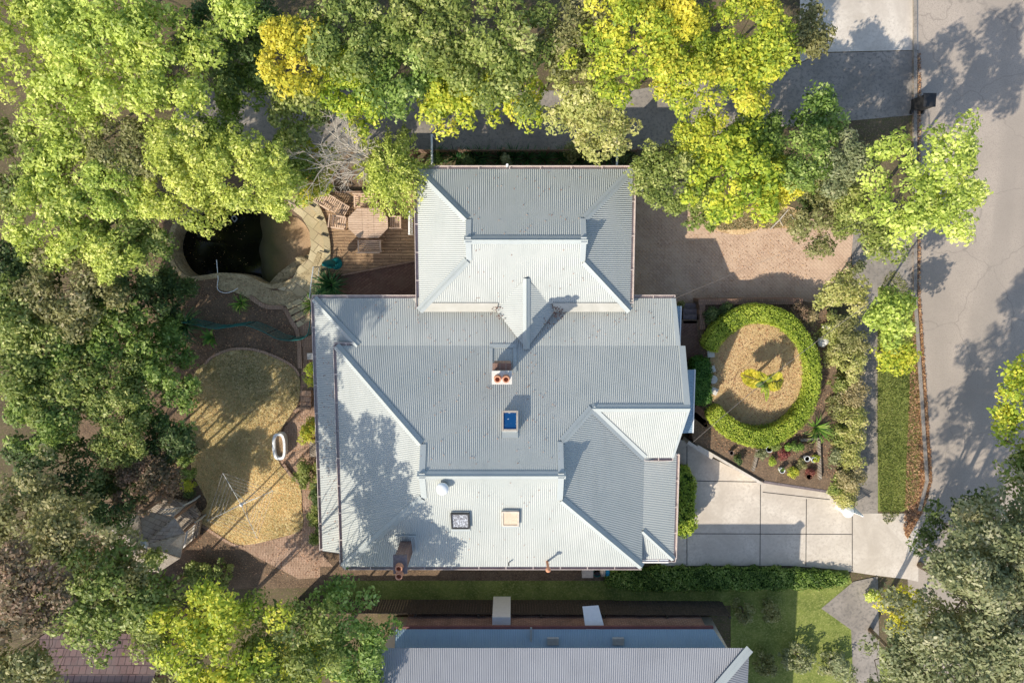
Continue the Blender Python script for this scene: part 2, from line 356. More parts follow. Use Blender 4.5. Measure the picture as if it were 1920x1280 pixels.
LK = {
 'light':  [C(80, 98, 30), C(128, 150, 48), C(172, 188, 76), C(204, 208, 118)],
 'lime':   [C(70, 98, 20), C(116, 144, 28), C(168, 180, 40), C(206, 200, 50)],
 'yellow': [C(120, 130, 20), C(164, 170, 28), C(196, 194, 36), C(212, 204, 64)],
 'mid':    [C(56, 76, 28), C(88, 110, 40), C(126, 144, 62), C(172, 178, 104)],
 'green':  [C(44, 72, 24), C(78, 108, 36), C(114, 144, 54), C(168, 184, 104)],
 'dark':   [C(34, 54, 26), C(54, 78, 34), C(78, 102, 46), C(120, 138, 78)],
 'olive':  [C(72, 78, 38), C(104, 108, 56), C(136, 138, 80), C(174, 168, 116)],
 'brown':  [C(56, 56, 36), C(88, 86, 56), C(124, 108, 76), C(164, 136, 104)],
 'cream':  [C(98, 112, 50), C(138, 150, 72), C(172, 176, 98), C(196, 192, 128)],
 'grey':   [C(72, 84, 50), C(104, 114, 72), C(134, 140, 96), C(170, 168, 128)],
 'hedge':  [C(84, 112, 24), C(120, 150, 34), C(156, 178, 50), C(186, 196, 76)],
 'dhedge': [C(34, 74, 22), C(52, 104, 30), C(82, 130, 44), C(110, 150, 62)],
 'dry':    [C(96, 96, 54), C(128, 124, 74), C(162, 152, 100), C(186, 176, 130)],
 'red':    [C(84, 48, 34), C(116, 66, 46), C(140, 86, 62), C(156, 112, 84)],
 'strap':  [C(24, 56, 34), C(40, 84, 44), C(64, 110, 56), C(110, 150, 74)],
 'strapb': [C(40, 90, 30), C(70, 124, 40), C(120, 160, 54), C(180, 190, 80)],
 'lawngrass': [C(118,118,68), C(168,156,104), C(204,186,134), C(220,204,156)],
 'strawgrass': [C(140,128,82), C(164,148,104), C(184,166,122), C(198,182,142)],
 'vergegrass': [C(70,84,36), C(98,110,48), C(128,136,66), C(156,156,90)],
 'litter': [C(84, 62, 42), C(130, 98, 66), C(176, 142, 98), C(206, 176, 120)],
}
for k, cs in LK.items(): M['L'+k] = mleaf('foliage_'+k, cs)

# ------------------------------------------------------------ foliage
def npmesh(name, V, Fq, tint, mat, off):
    V = V-np.array(off)[None]
    me = bpy.data.meshes.new(name)
    nv = len(V); nf = len(Fq)
    me.vertices.add(nv); me.vertices.foreach_set('co', V.astype(np.float32).ravel())
    me.loops.add(nf*4); me.loops.foreach_set('vertex_index', Fq.astype(np.int32).ravel())
    me.polygons.add(nf); me.polygons.foreach_set('loop_start', np.arange(0, nf*4, 4, dtype=np.int32))
    me.polygons.foreach_set('loop_total', np.full(nf, 4, dtype=np.int32))
    me.update(calc_edges=True)
    a = me.attributes.new('tint', 'FLOAT', 'POINT'); a.data.foreach_set('value', tint.astype(np.float32))
    me.materials.append(mat)
    return me
NL = [0]
def leafobj(name, c, nrm, L, Wd, tint, mat, parent, rng, u=None):
    n = len(c); NL[0] += n
    nrm = nrm/np.linalg.norm(nrm, axis=1, keepdims=True)
    if u is None: u = rng.normal(size=(n, 3))
    u = u-nrm*(u*nrm).sum(1, keepdims=True); u /= np.linalg.norm(u, axis=1, keepdims=True)+1e-9
    w = np.cross(nrm, u); L = np.broadcast_to(L, (n,))[:, None]; Wd = np.broadcast_to(Wd, (n,))[:, None]
    V = np.stack([c-u*L/2, c+w*Wd/2-u*L*.05+nrm*Wd*.12, c+u*L/2, c-w*Wd/2-u*L*.05+nrm*Wd*.12], 1).reshape(-1, 3)
    Fq = np.arange(n*4).reshape(n, 4)
    off = ORG[parent] if parent is not None else Vector((0, 0, 0))
    me = npmesh(name, V, Fq, np.repeat(np.clip(tint, 0, 1), 4), mat, off)
    o = bpy.data.objects.new(name, me); COL.objects.link(o); ORG[o] = off
    if parent is not None: o.parent = parent
    return o
def puffs_to_leaves(pc, pr, per, leaf, rng, flat=.75, up=.5, cl=.2):
    """pc puff centres, pr radii, per leaves for each unit area"""
    n = np.maximum((per*pr*pr).astype(int), 8); idx = np.repeat(np.arange(len(pc)), n); N = len(idx)
    d = rng.normal(size=(N, 3)); d /= np.linalg.norm(d, axis=1, keepdims=True)
    fl = d[:, 2] < -.35; d[fl, 2] *= -1
    r = pr[idx]*(.62+.45*rng.random(N))
    # lumps on the puff so that it is no ball
    lump = 1+.22*np.sin(d[:, 0]*5+idx*1.7)*np.cos(d[:, 1]*5.5+idx*2.3)
    pos = pc[idx]+d*(r*lump)[:, None]*np.array([1, 1, flat])
    nr = d*.7+np.array([0, 0, up])+rng.normal(size=(N, 3))*.42
    pt = rng.normal(size=len(pc))*cl
    tint = .5+pt[idx]+rng.normal(size=N)*.16+.1*d[:, 2]
    return pos, nr, tint
def crown_puffs(c, rx, ry, hz, pr, rng, dens=1.5, lobes=5, gap=.0):
    n = int(dens*rx*ry/(pr*pr))+6
    a = rng.random(n)*2*np.pi; q = np.sqrt(rng.random(n))
    ph = rng.random(3)*6.28
    edge = 1+.13*np.sin(lobes*a+ph[0])+.09*np.sin((lobes*2+1)*a+ph[1])
    x = q*np.cos(a)*edge*(rx-pr*.5); y = q*np.sin(a)*edge*(ry-pr*.5)
    # limbs carry clumps: lower the crown between them
    lump = .5+.5*np.sin(x*1.9+ph[0])*np.cos(y*1.9+ph[1])
    z = hz*np.sqrt(np.clip(1-q*q*.92, 0, 1))*(.55+.45*lump)+rng.normal(size=n)*.1*hz
    low = rng.random(n) < .2
    z[low] *= rng.random(low.sum())*.6
    keep = rng.random(n) > gap*(1-lump)
    pc = np.stack([x+c[0], y+c[1], z+c[2]], 1)[keep]
    r = pr*(.65+.6*rng.random(len(pc)))
    return pc, r
def trunk_mb(base, top, r, targets, rng, limb=.35):
    mb = MB(); base = Vector(base); top = Vector(top)
    pts = [base.lerp(top, t)+Vector((math.sin(t*5+base.x)*.12*t, math.cos(t*4+base.y)*.12*t, 0)) for t in (0, .12, .35, .6, .85, 1)]
    mb.tube(pts, [r*1.5, r*1.1, r*.95, r*.8, r*.62, r*.45], 8)
    for k, q in enumerate(targets):
        q = Vector(q); t = .55+.4*((k*37) % 10)/10; s = base.lerp(top, t)
        mid = s.lerp(q, .5)+Vector((0, 0, -.12*(q-s).length))+Vector(rng.normal(size=3)*.08)
        r0 = r*limb*(1.1-.4*t)
        mb.tube([s, s.lerp(mid, .5)+Vector((0, 0, .05)), mid, mid.lerp(q, .5)+Vector((0, 0, .04)), q], [r0, r0*.85, r0*.65, r0*.45, r0*.2], 5)
    return mb
def tree(label, kind, px, py, zc, rpx, hz=None, name='tree', pr=.42, leaf=.14, dens=2.3, per=None, asp=1.0, bark='bark', nl=12,
         seed=None, gap=.06, group=None, base=0.0, cat='tree', cl=.13, asp_leaf=.55, up=.5):
    seed = seed if seed is not None else int(px*7+py*13)
    rng = np.random.default_rng(seed)
    c = P(px, py, zc); k = (H-zc)/F; rx = rpx*k; ry = rx*asp
    hz = hz if hz is not None else rx*.55
    # the foot of the trunk stands outward of the crown's middle, as far as a leaning trunk plausibly may
    cr = Vector((c.x, c.y, 0)); rp = cr.length/(1-zc/H)-.8*rpx/40-cr.length
    away = cr.normalized()*max(rx*.3, min(rp, .45*zc)) if rpx/40*.8 < cr.length*(1/(1-zc/H)-1) else Vector((0, 0, 0))
    b = Vector((c.x+rng.normal()*.15, c.y+rng.normal()*.15, base))+away
    root = thing(name, label, cat, b, group)
    pc, r = crown_puffs((c.x, c.y, zc-hz*.45), rx, ry, hz, pr, rng, dens, int(rng.integers(4, 8)), gap)
    pos, nr, tint = puffs_to_leaves(pc, r, per if per else 4.6/(leaf*leaf*asp_leaf*.5)*1.15, leaf, rng, cl=cl, up=up)
    L = leaf*(.5+1.0*rng.random(len(pos))**1.6)
    leafobj('crown', pos, nr, L, L*asp_leaf, tint, M['L'+kind], root, rng)
    sel = rng.choice(len(pc), min(nl, len(pc)), replace=False)
    tm = trunk_mb(b, (c.x, c.y, zc-hz*.25), max(.05, rx*.03), pc[sel]+np.array([0, 0, .12]), rng)
    part('trunk', tm, M[bark], root, smooth=True)
    return root
def shrub(label, kind, px, py, h, rpx, base=0.0, name='shrub', leaf=.09, pr=.2, dens=2.0, asp=1.0, group=None, gap=.0, per=None, seed=None, asp_leaf=.55, cat='shrub', cl=.13, round_=False):
    seed = seed if seed is not None else int(px*5+py*11)
    rng = np.random.default_rng(seed)
    c = P(px, py, base+h*.8); rx = rpx*(H-base-h)/F; ry = rx*asp
    root = thing(name, label, cat, (c.x, c.y, base), group)
    pc, r = crown_puffs((c.x, c.y, base+h*.25), rx, ry, h*.72, min(pr, rx*.6), rng, dens, int(rng.integers(4, 8)), gap)
    pos, nr, tint = puffs_to_leaves(pc, r, per if per else 4.6/(leaf*leaf*asp_leaf*.5)*.95, leaf, rng, cl=cl)
    pos[:, 2] = np.maximum(pos[:, 2], base+.02)
    L = leaf*(.7+.6*rng.random(len(pos)))
    leafobj('foliage', pos, nr, L, L*asp_leaf, tint, M['L'+kind], root, rng)
    mb = MB()
    for k in range(5):
        q = Vector(pc[k % len(pc)])
        mb.tube([(c.x+rng.normal()*.03, c.y+rng.normal()*.03, base), ((c.x+q.x)/2, (c.y+q.y)/2, base+h*.3), q], [.03, .022, .008], 5)
    part('stem', mb, M['bark'], root, smooth=True)
    return root
def inpoly(x, y, poly):
    c = np.zeros(len(x), bool); n = len(poly); j = n-1
    for i in range(n):
        xi, yi, xj, yj = poly[i][0], poly[i][1], poly[j][0], poly[j][1]
        if abs(yj-yi) > 1e-12:
            c ^= ((yi > y) != (yj > y)) & (x < (xj-xi)*(y-yi)/(yj-yi)+xi)
        j = i
    return c
def sample(poly, n, rng):
    xs = [q[0] for q in poly]; ys = [q[1] for q in poly]; X = []; Y = []; got = 0
    while got < n:
        x = rng.uniform(min(xs), max(xs), n*2); y = rng.uniform(min(ys), max(ys), n*2); k = inpoly(x, y, poly)
        X.append(x[k]); Y.append(y[k]); got += k.sum()
    return np.concatenate(X)[:n], np.concatenate(Y)[:n]
def hedge(label, poly, z0, z1, kind, leaf=.07, cover=2.2, seed=1, name='hedge', group=None, body='dhedge', lump=.05):
    """clipped hedge: leafy top and sides round a twiggy core"""
    rng = np.random.default_rng(seed)
    cx = sum(q[0] for q in poly)/len(poly); cy = sum(q[1] for q in poly)/len(poly)
    root = thing(name, label, 'hedge', (cx, cy, z0), group)
    n = len(poly); A = abs(sum(poly[i][0]*poly[(i+1) % n][1]-poly[(i+1) % n][0]*poly[i][1] for i in range(n)))/2
    la = leaf*leaf*.6*.5; N = int(A*cover/la)
    x, y = sample(poly, N, rng)
    w = np.sin(x*4.1+seed)*np.cos(y*3.7)*lump+np.sin(x*11+y*9)*lump*.5
    z = z1+w+rng.normal(size=N)*.03-.02
    pos = np.stack([x, y, z], 1); nr = np.tile([0, 0, 1.0], (N, 1))+rng.normal(size=(N, 3))*.55
    ps = [pos]; ns = [nr]
    for i in range(n):
        a = np.array(poly[i][:2]); b = np.array(poly[(i+1) % n][:2]); L = np.linalg.norm(b-a)
        if L < 1e-5: continue
        k = int(L*(z1-z0)*cover*.8/la)+1; t = rng.random(k)
        q = a+(b-a)*t[:, None]; hz = z0+(z1-z0)*rng.random(k)**.8
        nn = np.array([(b-a)[1], -(b-a)[0], 0])/L
        mid = (a+b)/2+nn[:2]*.02
        if inpoly(np.array([mid[0]]), np.array([mid[1]]), poly)[0]: nn = -nn
        off = .05+rng.normal(size=k)*.035+lump*.8*np.sin(t*L*6+i+hz*5)
        ps.append(np.concatenate([q+nn[:2]*off[:, None], hz[:, None]], 1)); ns.append(nn+rng.normal(size=(k, 3))*.5+np.array([0, 0, .3]))
    pos = np.concatenate(ps); nr = np.concatenate(ns)
    tint = .47+rng.normal(size=len(pos))*.2+.14*np.sin(pos[:, 0]*2.3+pos[:, 1]*1.9)+.08*np.sin(pos[:, 0]*7+1)*np.cos(pos[:, 1]*6)
    L = leaf*(.7+.6*rng.random(len(pos)))
    leafobj('foliage', pos, nr, L, L*.6, tint, M['L'+kind], root, rng)
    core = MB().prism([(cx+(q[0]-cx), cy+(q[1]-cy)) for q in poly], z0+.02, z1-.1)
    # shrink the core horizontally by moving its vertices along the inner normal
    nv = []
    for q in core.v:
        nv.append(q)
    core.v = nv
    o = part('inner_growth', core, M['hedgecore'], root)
    return root
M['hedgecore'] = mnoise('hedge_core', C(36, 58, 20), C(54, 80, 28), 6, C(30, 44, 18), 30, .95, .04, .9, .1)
def strappy(label, kind, loc, r, h, n=40, seed=0, name='strappy_plant', group=None, w=.035):
    rng = random.Random(seed); loc = Vector(loc); root = thing(name, label, 'plant', loc, group)
    V = []; T = []; Fq = []
    for i in range(n):
        a = rng.uniform(0, 2*math.pi); L = r*rng.uniform(.65, 1.1); hh = h*rng.uniform(.5, 1.1); tn = min(1, max(0, rng.gauss(.45, .22)))
        d = Vector((math.cos(a), math.sin(a), 0)); s = loc+d*.03+Vector((0, 0, .02)); u = Vector((-d.y, d.x, 0)); k0 = len(V); m = 5
        bend = rng.uniform(-.2, .2)
        for j in range(m+1):
            t = j/m; q = s+d*(L*(t**.9))+u*(bend*L*t*t)+Vector((0, 0, hh*math.sin(min(1, t*1.0)*math.pi*.62)*(1 if t < .75 else 1-.35*(t-.75)/.25)))
            ww = w*(1-t**2.2)*.5+.002
            V += [q-u*ww, q+u*ww]; T += [tn, tn]
        Fq += [(k0+2*j, k0+2*j+1, k0+2*j+3, k0+2*j+2) for j in range(m)]
    me = npmesh('leaves', np.array([tuple(q) for q in V]), np.array(Fq), np.array(T), M['L'+kind], loc)
    o = bpy.data.objects.new('leaves', me); COL.objects.link(o); o.parent = root; ORG[o] = loc
    return root

# ============================================================ ground and hard surfaces
GZ = .8   # level of the raised front garden
pool_px = [(322,470),(326,440),(342,412),(376,394),(420,388),(466,392),(520,396),(560,410),(580,434),(585,462),(580,488),(562,505),
           (538,524),(512,534),(492,530),(468,519),(440,514),(412,513),(384,517),(356,518),(336,502)]
pool = CP(pool_px, 0)
big = [(-90, -70), (90, -70), (90, 70), (-90, 70)]
struct('ground', MB().sheet(big, 0, [pool]), M['ground'], 'bare earth and rough grass under and between the gardens')
def sheet(name, px, z, mat, label, smoothc=False, holes=(), cat=None, kind='structure'):
    poly = CP(px, z) if smoothc else PP(px, z)
    return struct(name, MB().sheet(poly, z, holes), M[mat], label, kind, cat)
sheet('back_garden_soil', [(150,500),(330,380),(600,250),(780,260),(780,560),(640,560),(640,1100),(150,1110)], .004, 'soil', 'dark bare soil with litter in the back garden', holes=[CP(pool_px, .004)])
lawn_px = [(372,690),(400,669),(432,657),(470,656),(512,668),(548,686),(562,712),(560,752),(545,778),(530,800),(520,840),(524,868),(545,890),(563,912),(566,950),(565,992),
           (520,1008),(470,1020),(438,1018),(404,998),(382,984),(372,968),(388,945),(378,920),(360,880),(357,820),(358,750),(362,710)]
sheet('back_lawn', lawn_px, .03, 'lawn', 'dry yellowing lawn of the back garden', True)
sheet('side_path', [(568,640),(584,640),(590,760),(598,900),(606,1040),(640,1080),(560,1085),(440,1022),(470,1020),(520,1010),(566,994),(566,905),(545,888),(527,868),(522,838),(534,800),(562,770)], .012, 'pathbrick', 'pinkish worn path along the back of the house')
sheet('side_passage', [(600,1062),(1160,1062),(1160,1100),(600,1100)], .016, 'soil', 'narrow earth passage beside the south wall')
sheet('courtyard', [(630,500),(800,470),(800,575),(600,580),(610,545)], .02, 'courtyard', 'brown brick courtyard between deck and house')
sheet('brick_driveway', [(1180,340),(1300,340),(1380,420),(1500,400),(1600,440),(1594,500),(1540,570),(1240,585),(1180,585)], .02, 'brickpave', 'reddish brick driveway with herringbone paving')
sheet('dry_mulch', [(1335,405),(1400,392),(1470,385),(1512,405),(1520,425),(1490,430),(1440,425),(1390,440),(1340,430)], .028, 'soilmulch' if 'soilmulch' in M else 'soil', 'straw coloured mulch at the edge of the brick driveway', True)
sheet('concrete_driveway', [(1240,820),(1290,826),(1335,858),(1430,905),(1548,918),(1575,950),(1600,962),(1702,962),(1722,960),(1722,1090),(1700,1085),(1640,1078),(1560,1066),(1480,1060),(1240,1060)], .02, 'concrete', 'pale concrete driveway with control joints')
jm = MB()
def line(mb, a, b, w, z, h=.004):
    A = P(a[0], a[1], z); B = P(b[0], b[1], z); d = (B-A).normalized(); n = Vector((-d.y, d.x, 0))*w/2
    mb.add([A-n, B-n, B+n, A+n], [(0, 1, 2, 3)])
for a, b in (((1288,836),(1288,1059)), ((1426,908),(1425,1059)), ((1512,935),(1511,1060)), ((1598,962),(1598,1070)), ((1300,1000),(1597,1001)), ((1300,901),(1422,903)),
             ((1430,922),(1556,936)), ((1240,1000),(1287,1000))): line(jm, a, b, .035, .0245)
o = struct('driveway_joints', jm, M['dark'], 'thin dark control joints across the concrete driveway')
sheet('neighbour_driveway', [(330,170),(1180,170),(1500,120),(1540,100),(1722,95),(1722,215),(1500,235),(1180,284),(330,284)], .008, 'concrete2', 'grey concrete driveway of the house beyond the fence')  # same concrete as the next sheet, its shade put into the colour
sheet('neighbour_drive_sunlit', [(1500,-40),(1722,-40),(1722,94),(1540,98),(1500,118)], .012, 'concrete', 'sunlit end of the neighbour driveway, coloured cream for the sun')  # sunlit part of the same driveway, sun painted in by paler concrete
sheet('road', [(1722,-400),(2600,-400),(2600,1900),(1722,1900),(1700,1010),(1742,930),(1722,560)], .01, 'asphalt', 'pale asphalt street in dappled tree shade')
sheet('verge', [(1646,540),(1716,560),(1728,900),(1700,958),(1646,958)], .024, 'grass', 'green mown verge beside the street')
sheet('footpath', [(1596,430),(1646,430),(1646,962),(1604,962),(1600,600)], .014, 'concrete2', 'concrete footpath behind the front hedge')
sheet('street_corner_path', [(1646,430),(1722,430),(1720,556),(1646,538)], .018, 'concrete2', 'concrete crossing at the brick driveway')
sheet('gutter_litter', [(1712,560),(1726,560),(1748,900),(1730,960),(1702,1010),(1696,1000),(1722,900)], .034, 'litterm' if 'litterm' in M else 'sandstone', 'orange brown leaf litter along the kerb')
sheet('south_lawn', [(1150,1064),(1590,1068),(1610,1130),(1330,1135),(1150,1130)], .024, 'grass', 'green grass strip south of the driveway')
sheet('boundary_grass', [(640,1088),(1350,1088),(1350,1124),(640,1124)], .022, 'grass', 'shaded rough grass along the boundary fence')
sheet('neighbour_front_lawn', [(1370,1130),(1600,1130),(1700,1290),(1370,1290)], .028, 'grass', 'green front lawn of the neighbouring house')
sheet('neighbour_path', [(1540,1140),(1600,1090),(1646,1080),(1650,1290),(1600,1290),(1596,1180)], .036, 'concrete2', 'grey path beside the neighbouring lawn')
# kerb
kb = MB(); kp = [P(a, b) for a, b in ((1714,-60),(1714,300),(1714,560),(1736,900),(1722,956))]
for a, b in zip(kp, kp[1:]): kb.beam(a+Vector((0, 0, .06)), b+Vector((0, 0, .06)), .15, .12)
struct('kerb', kb, M['concrete2'], 'concrete kerb between verge and street')
# lawn edging
def border(name, px, z, w, h, mat, label, closed=False, cat='edging'):
    pts = CP(px, z, 5, closed); mb = MB()
    for a, b in zip(pts, pts[1:]): mb.beam(a+Vector((0, 0, h/2)), b+Vector((0, 0, h/2)), w, h)
    return tag(part(name, mb, M[mat]), label, cat)
border('lawn_edging', [(385,682),(400,668),(432,655),(470,654),(512,666),(548,685),(562,704)], 0, .12, .07, 'pathbrick', 'curved brick edging round the top of the back lawn')
border('lawn_edging', [(380,984),(404,1000),(438,1020),(455,1023)], 0, .13, .07, 'pathbrick', 'short brick edging at the foot of the back lawn near the gazebo')
border('lawn_edging', [(533,868),(548,890),(568,908)], 0, .14, .16, 'pathbrick', 'short curved brick edge below the white oval planter')

# ------------------------------------------------------------ pool
root = thing('swimming_pool', 'kidney shaped empty looking pool with black water and tan sludge', 'swimming pool', P(450, 455, 0))
n = len(pool); mb = MB()
wall = [(q.x, q.y, 0.02) for q in pool]+[(q.x, q.y, -2.2) for q in pool]
mb.add(wall, [(i+n, (i+1) % n+n, (i+1) % n, i) for i in range(n)])
part('pool_wall', mb, M['poolstone'], root, smooth=True)
def pooldepth(x, y):
    px = 960+x*40/1.0
    t = min(1, max(0, (px-425)/80)); t = t*t*(3-2*t)
    return -2.1+1.35*t+.06*math.sin(x*3+y*2)+.04*math.sin(y*5-x)
fb = MB(); G = 46; xs = [q.x for q in pool]; ys = [q.y for q in pool]; x0, x1, y0, y1 = min(xs), max(xs), min(ys), max(ys)
fb.add([(x0+(x1-x0)*i/G, y0+(y1-y0)*j/G, pooldepth(x0+(x1-x0)*i/G, y0+(y1-y0)*j/G)) for j in range(G+1) for i in range(G+1)],
       [(j*(G+1)+i, j*(G+1)+i+1, (j+1)*(G+1)+i+1, (j+1)*(G+1)+i) for j in range(G) for i in range(G)
        if inpoly(np.array([x0+(x1-x0)*(i+.5)/G]), np.array([y0+(y1-y0)*(j+.5)/G]), [(q.x*1.04-.04*(x0+x1)/2, q.y*1.04-.04*(y0+y1)/2) for q in pool])[0]])
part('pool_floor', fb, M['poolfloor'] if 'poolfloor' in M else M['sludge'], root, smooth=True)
part('water', MB().sheet([(q.x, q.y) for q in pool], -1.12), M['water'], root)
bm_ = MB().prism(PP([(500,536),(522,512),(548,492),(575,478),(590,474),(592,492),(566,508),(540,528),(516,540)], -.35), -1.3, -.35)
part('pool_bench', bm_, M['poolstone'], root, label='tan bench ledge curving across the shallow end')
part('pool_step', MB().rock(P(567, 488, -.3), .34, .2, .12, 5), M['sandstone'], root, smooth=True)
rim = MB()
rp = CP([(600,474),(585,505),(545,528),(512,537),(490,533),(468,522),(440,517),(412,516),(384,520),(354,522),(332,506),(318,474),(322,440),(339,409),(374,390),(420,384),(466,388),(520,392)], 0, 5, False)
for a, b in zip(rp, rp[1:]): rim.beam(a+Vector((0, 0, .02)), b+Vector((0, 0, .02)), .22, .12)
part('rim', rim, M['sandstone'], root)
# flagstone surround, right side and the terrace round the lower side
cop_out = [(572,360),(590,380),(604,405),(613,436),(617,468),(614,500),(606,524),(598,552)]
cop_in = [(560,500),(578,485),(583,462),(580,432),(566,408),(546,392),(540,378)]
sheet('flagstone_surround', cop_out+[(575,560),(545,548),(520,542),(545,528)]+cop_in, .05, 'stone', 'pale curved flagstone surround at the right of the pool', False)
sheet('lower_terrace', [(410,520),(440,520),(468,526),(490,537),(520,545),(548,540),(575,556),(600,552),(592,600),(570,596),(548,578),(526,572),(500,573),(470,560),(440,548),(412,542)], .036, 'sandstone', 'worn sandstone terrace below the pool', True)
wl = MB(); wp = CP(cop_out, 0, 6, False)
for a, b in zip(wp, wp[1:]): wl.beam(a+Vector((0, 0, .19)), b+Vector((0, 0, .19)), .3, .28)
w = thing('stone_wall', 'low curved sandstone wall with dark brackets between pool surround and deck', 'garden wall', wp[6])
part('coping', wl, M['stone'], w)
for (a, b), (c, d) in (((594,408),(604,412)), ((602,439),(614,443)), ((600,470),(615,474)), ((601,507),(615,504)), ((580,382),(590,388))):
    part('bracket', MB().beam(P(a, b, .38), P(c, d, .38), .05, .09), M['dark'], w)
# curved steps from pool down to path
for i, (a, b, c, d) in enumerate(((540,575,583,556), (545,586,588,565), (550,598,592,575), (556,610,592,590))):
    A, B = P(a, b), P(c, d); dd = (B-A).normalized(); n_ = Vector((-dd.y, dd.x, 0))
    t = part('step', MB().beam(A+Vector((0, 0, .16-.035*i)), B+Vector((0, 0, .16-.035*i)), .24, .06), M['stone'])
    tag(t, ['topmost', 'second', 'third', 'lowest'][i]+' curved stone step between pool terrace and side path', 'step', 'stone steps below the pool')
sheet('stone_path', [(540,572),(596,552),(598,600),(590,650),(566,650),(556,600)], .044, 'pathbrick', 'narrow brick path leading from the pool steps')
border('brick_kerb', [(470,556),(498,574),(528,576),(536,580),(548,602),(560,628),(564,690)], 0, .2, .1, 'pathbrick', 'low brick kerb zigzagging below the terrace')
# white pool pole and hose
h = thing('pool_pole', 'white telescopic pole and hose lying over the pool edge', 'pole', P(410, 525, 0))
part('pole', MB().tube([P(406, 487, -.2), P(409, 523, .12)], .02, 6), M['white'], h)
part('hose', MB().tube(CP([(409,523),(408,542),(421,549),(436,546),(446,540)], .05, 6, False), .016, 6), M['white'], h)
sk = thing('skimmer_frame', 'small square grey skimmer frame floating in the black water', 'skimmer', P(439, 410, -1.08))
q = [P(a, b, -1.08) for a, b in ((434,409),(439,404),(445,410),(440,416))]
mb = MB()
for i in range(4): mb.beam(q[i], q[(i+1) % 4], .045, .05)
part('frame', mb, M['galv'], sk)

# ------------------------------------------------------------ deck
dk = thing('timber_deck', 'weathered brown timber deck with a slanted lower edge', 'deck', P(690, 440, 0))
part('boards', MB().prism(PP([(590,362),(781,362),(783,486),(640,514),(612,520),(618,500),(621,468),(617,436),(608,404),(596,382)], .2), .05, .2), M['deck'], dk)
part('edge_board', MB().beam(P(783, 488, .18), P(640, 516, .18), .07, .14), M['bench'], dk)
part('edge_board', MB().beam(P(590, 360, .18), P(781, 360, .18), .07, .14), M['bench'], dk)

# ------------------------------------------------------------ raised front garden
terr = PP([(1240,600),(1311,600),(1311,566),(1500,563),(1546,572),(1566,620),(1572,760),(1566,900),(1548,922),(1430,902),(1336,856),(1300,828),(1296,800),(1250,790)], GZ)
struct('front_garden_terrace', MB().prism(terr, 0.0, GZ), M['soil'], 'raised earth terrace carrying the front garden')
sheet('garden_path', [(1262,606),(1306,606),(1312,660),(1306,760),(1296,790),(1268,790)], GZ+.012, 'courtyard', 'dark paved path between house and front hedge')
ring_in = [(1424+97*math.cos(a), 704+106*math.sin(a)) for a in np.linspace(0, 2*math.pi, 48, endpoint=False)]
sheet('round_lawn', ring_in, GZ+.02, 'lawn_round', 'round straw coloured lawn inside the ring hedge')
def ring(a0, a1, cx=1424, cy=705, ro=(114, 131), ri=(94, 103), n=40, z=1.62):
    A = np.radians(np.linspace(a0, a1, n))
    return [P(cx+ro[0]*math.cos(t), cy+ro[1]*math.sin(t), z) for t in A]+[P(cx+3+ri[0]*math.cos(t), cy+ri[1]*math.sin(t), z) for t in A[::-1]]
hedge('clipped ring hedge curving round the straw lawn with a gap on the house side', ring(-154, 145), GZ, 1.62, 'hedge', .075, 2.0, 3, 'ring_hedge', lump=.03)
hedge('short clipped box hedge closing the ring beside the stepping stones', PP([(1303,678),(1307,676),(1328,676),(1332,680),(1332,752),(1328,756),(1305,756),(1302,752)], 1.75), GZ, 1.75, 'dhedge', .075, 2.0, 4)
for i, (a, b, s, rz) in enumerate(((1333,663,.32,.1), (1335,692,.3,.3), (1337,711,.3,0), (1339,733,.32,-.4))):
    mb = MB()
    if i == 2: mb.lathe(P(a, b, GZ+.03), [(.2, 0), (.2, .04), (.18, .05)], 18)
    else: mb.box(P(a, b, GZ+.05), (s, s, .05), rz)
    tag(part('stepping_stone', mb, M['offwhite']), ['square pale stepping stone north of the short hedge gap', 'square pale stepping stone at the top of the short box hedge', 'round pale stepping stone beside the short box hedge', 'tilted square stepping stone at the foot of the short box hedge'][i], 'stepping stone', 'stepping stones by the round lawn')
# retaining walls
def wallrun(name, px, z0, z1, w, mat, label, cat='retaining wall'):
    pts = [P(a, b, z1) for a, b in px]; mb = MB()
    r = thing(name, label, cat, (pts[0].x, pts[0].y, z0))
    for a, b in zip(pts, pts[1:]):
        a = Vector((a.x, a.y, (z0+z1)/2)); b = Vector((b.x, b.y, (z0+z1)/2)); mb.beam(a, b, w, z1-z0)
    part('wall', mb, M[mat], r); return r
r = wallrun('brick_wall', [(1317,618),(1317,566)], 0, .95, .26, 'retain', 'brick retaining wall turning down beside the dark garden steps')
r = wallrun('brick_wall', [(1310,566),(1505,565)], 0, .96, .26, 'retain', 'long brick retaining wall between brick driveway and ring hedge')
r = wallrun('render_wall', [(1290,829),(1336,858)], 0, .9, .16, 'concrete', 'short rendered wall between timber steps and driveway')
r = wallrun('render_wall', [(1308,836),(1430,907)], 0, .92, .12, 'concrete', 'long diagonal rendered retaining wall beside the driveway')
r = wallrun('render_wall', [(1432,903),(1549,921)], 0, .82, .12, 'capstone', 'dark retaining wall below the potted plants')
# steps north and south
st = thing('garden_steps', 'dark stone steps from the brick driveway up to the front garden', 'steps', P(1297, 595, 0))
for i in range(4): part('tread', MB().box(P(1293, 607-11*i, GZ-.16*i-.08+.0), (.62, .3, .16)), M['capstone'], st)
st = thing('timber_steps', 'dark timber sleeper steps slanting from the front garden to the driveway', 'steps', P(1310, 800, 0))
for i, (a, b, c, d) in enumerate(((1303,762,1330,783), (1300,775,1326,797), (1298,790,1321,809), (1295,804,1314,821), (1293,816,1308,828))):
    part('tread', MB().beam(P(a, b, GZ+.05-.13*i), P(c, d, GZ+.05-.13*i), .26, .16), M['copper'], st)

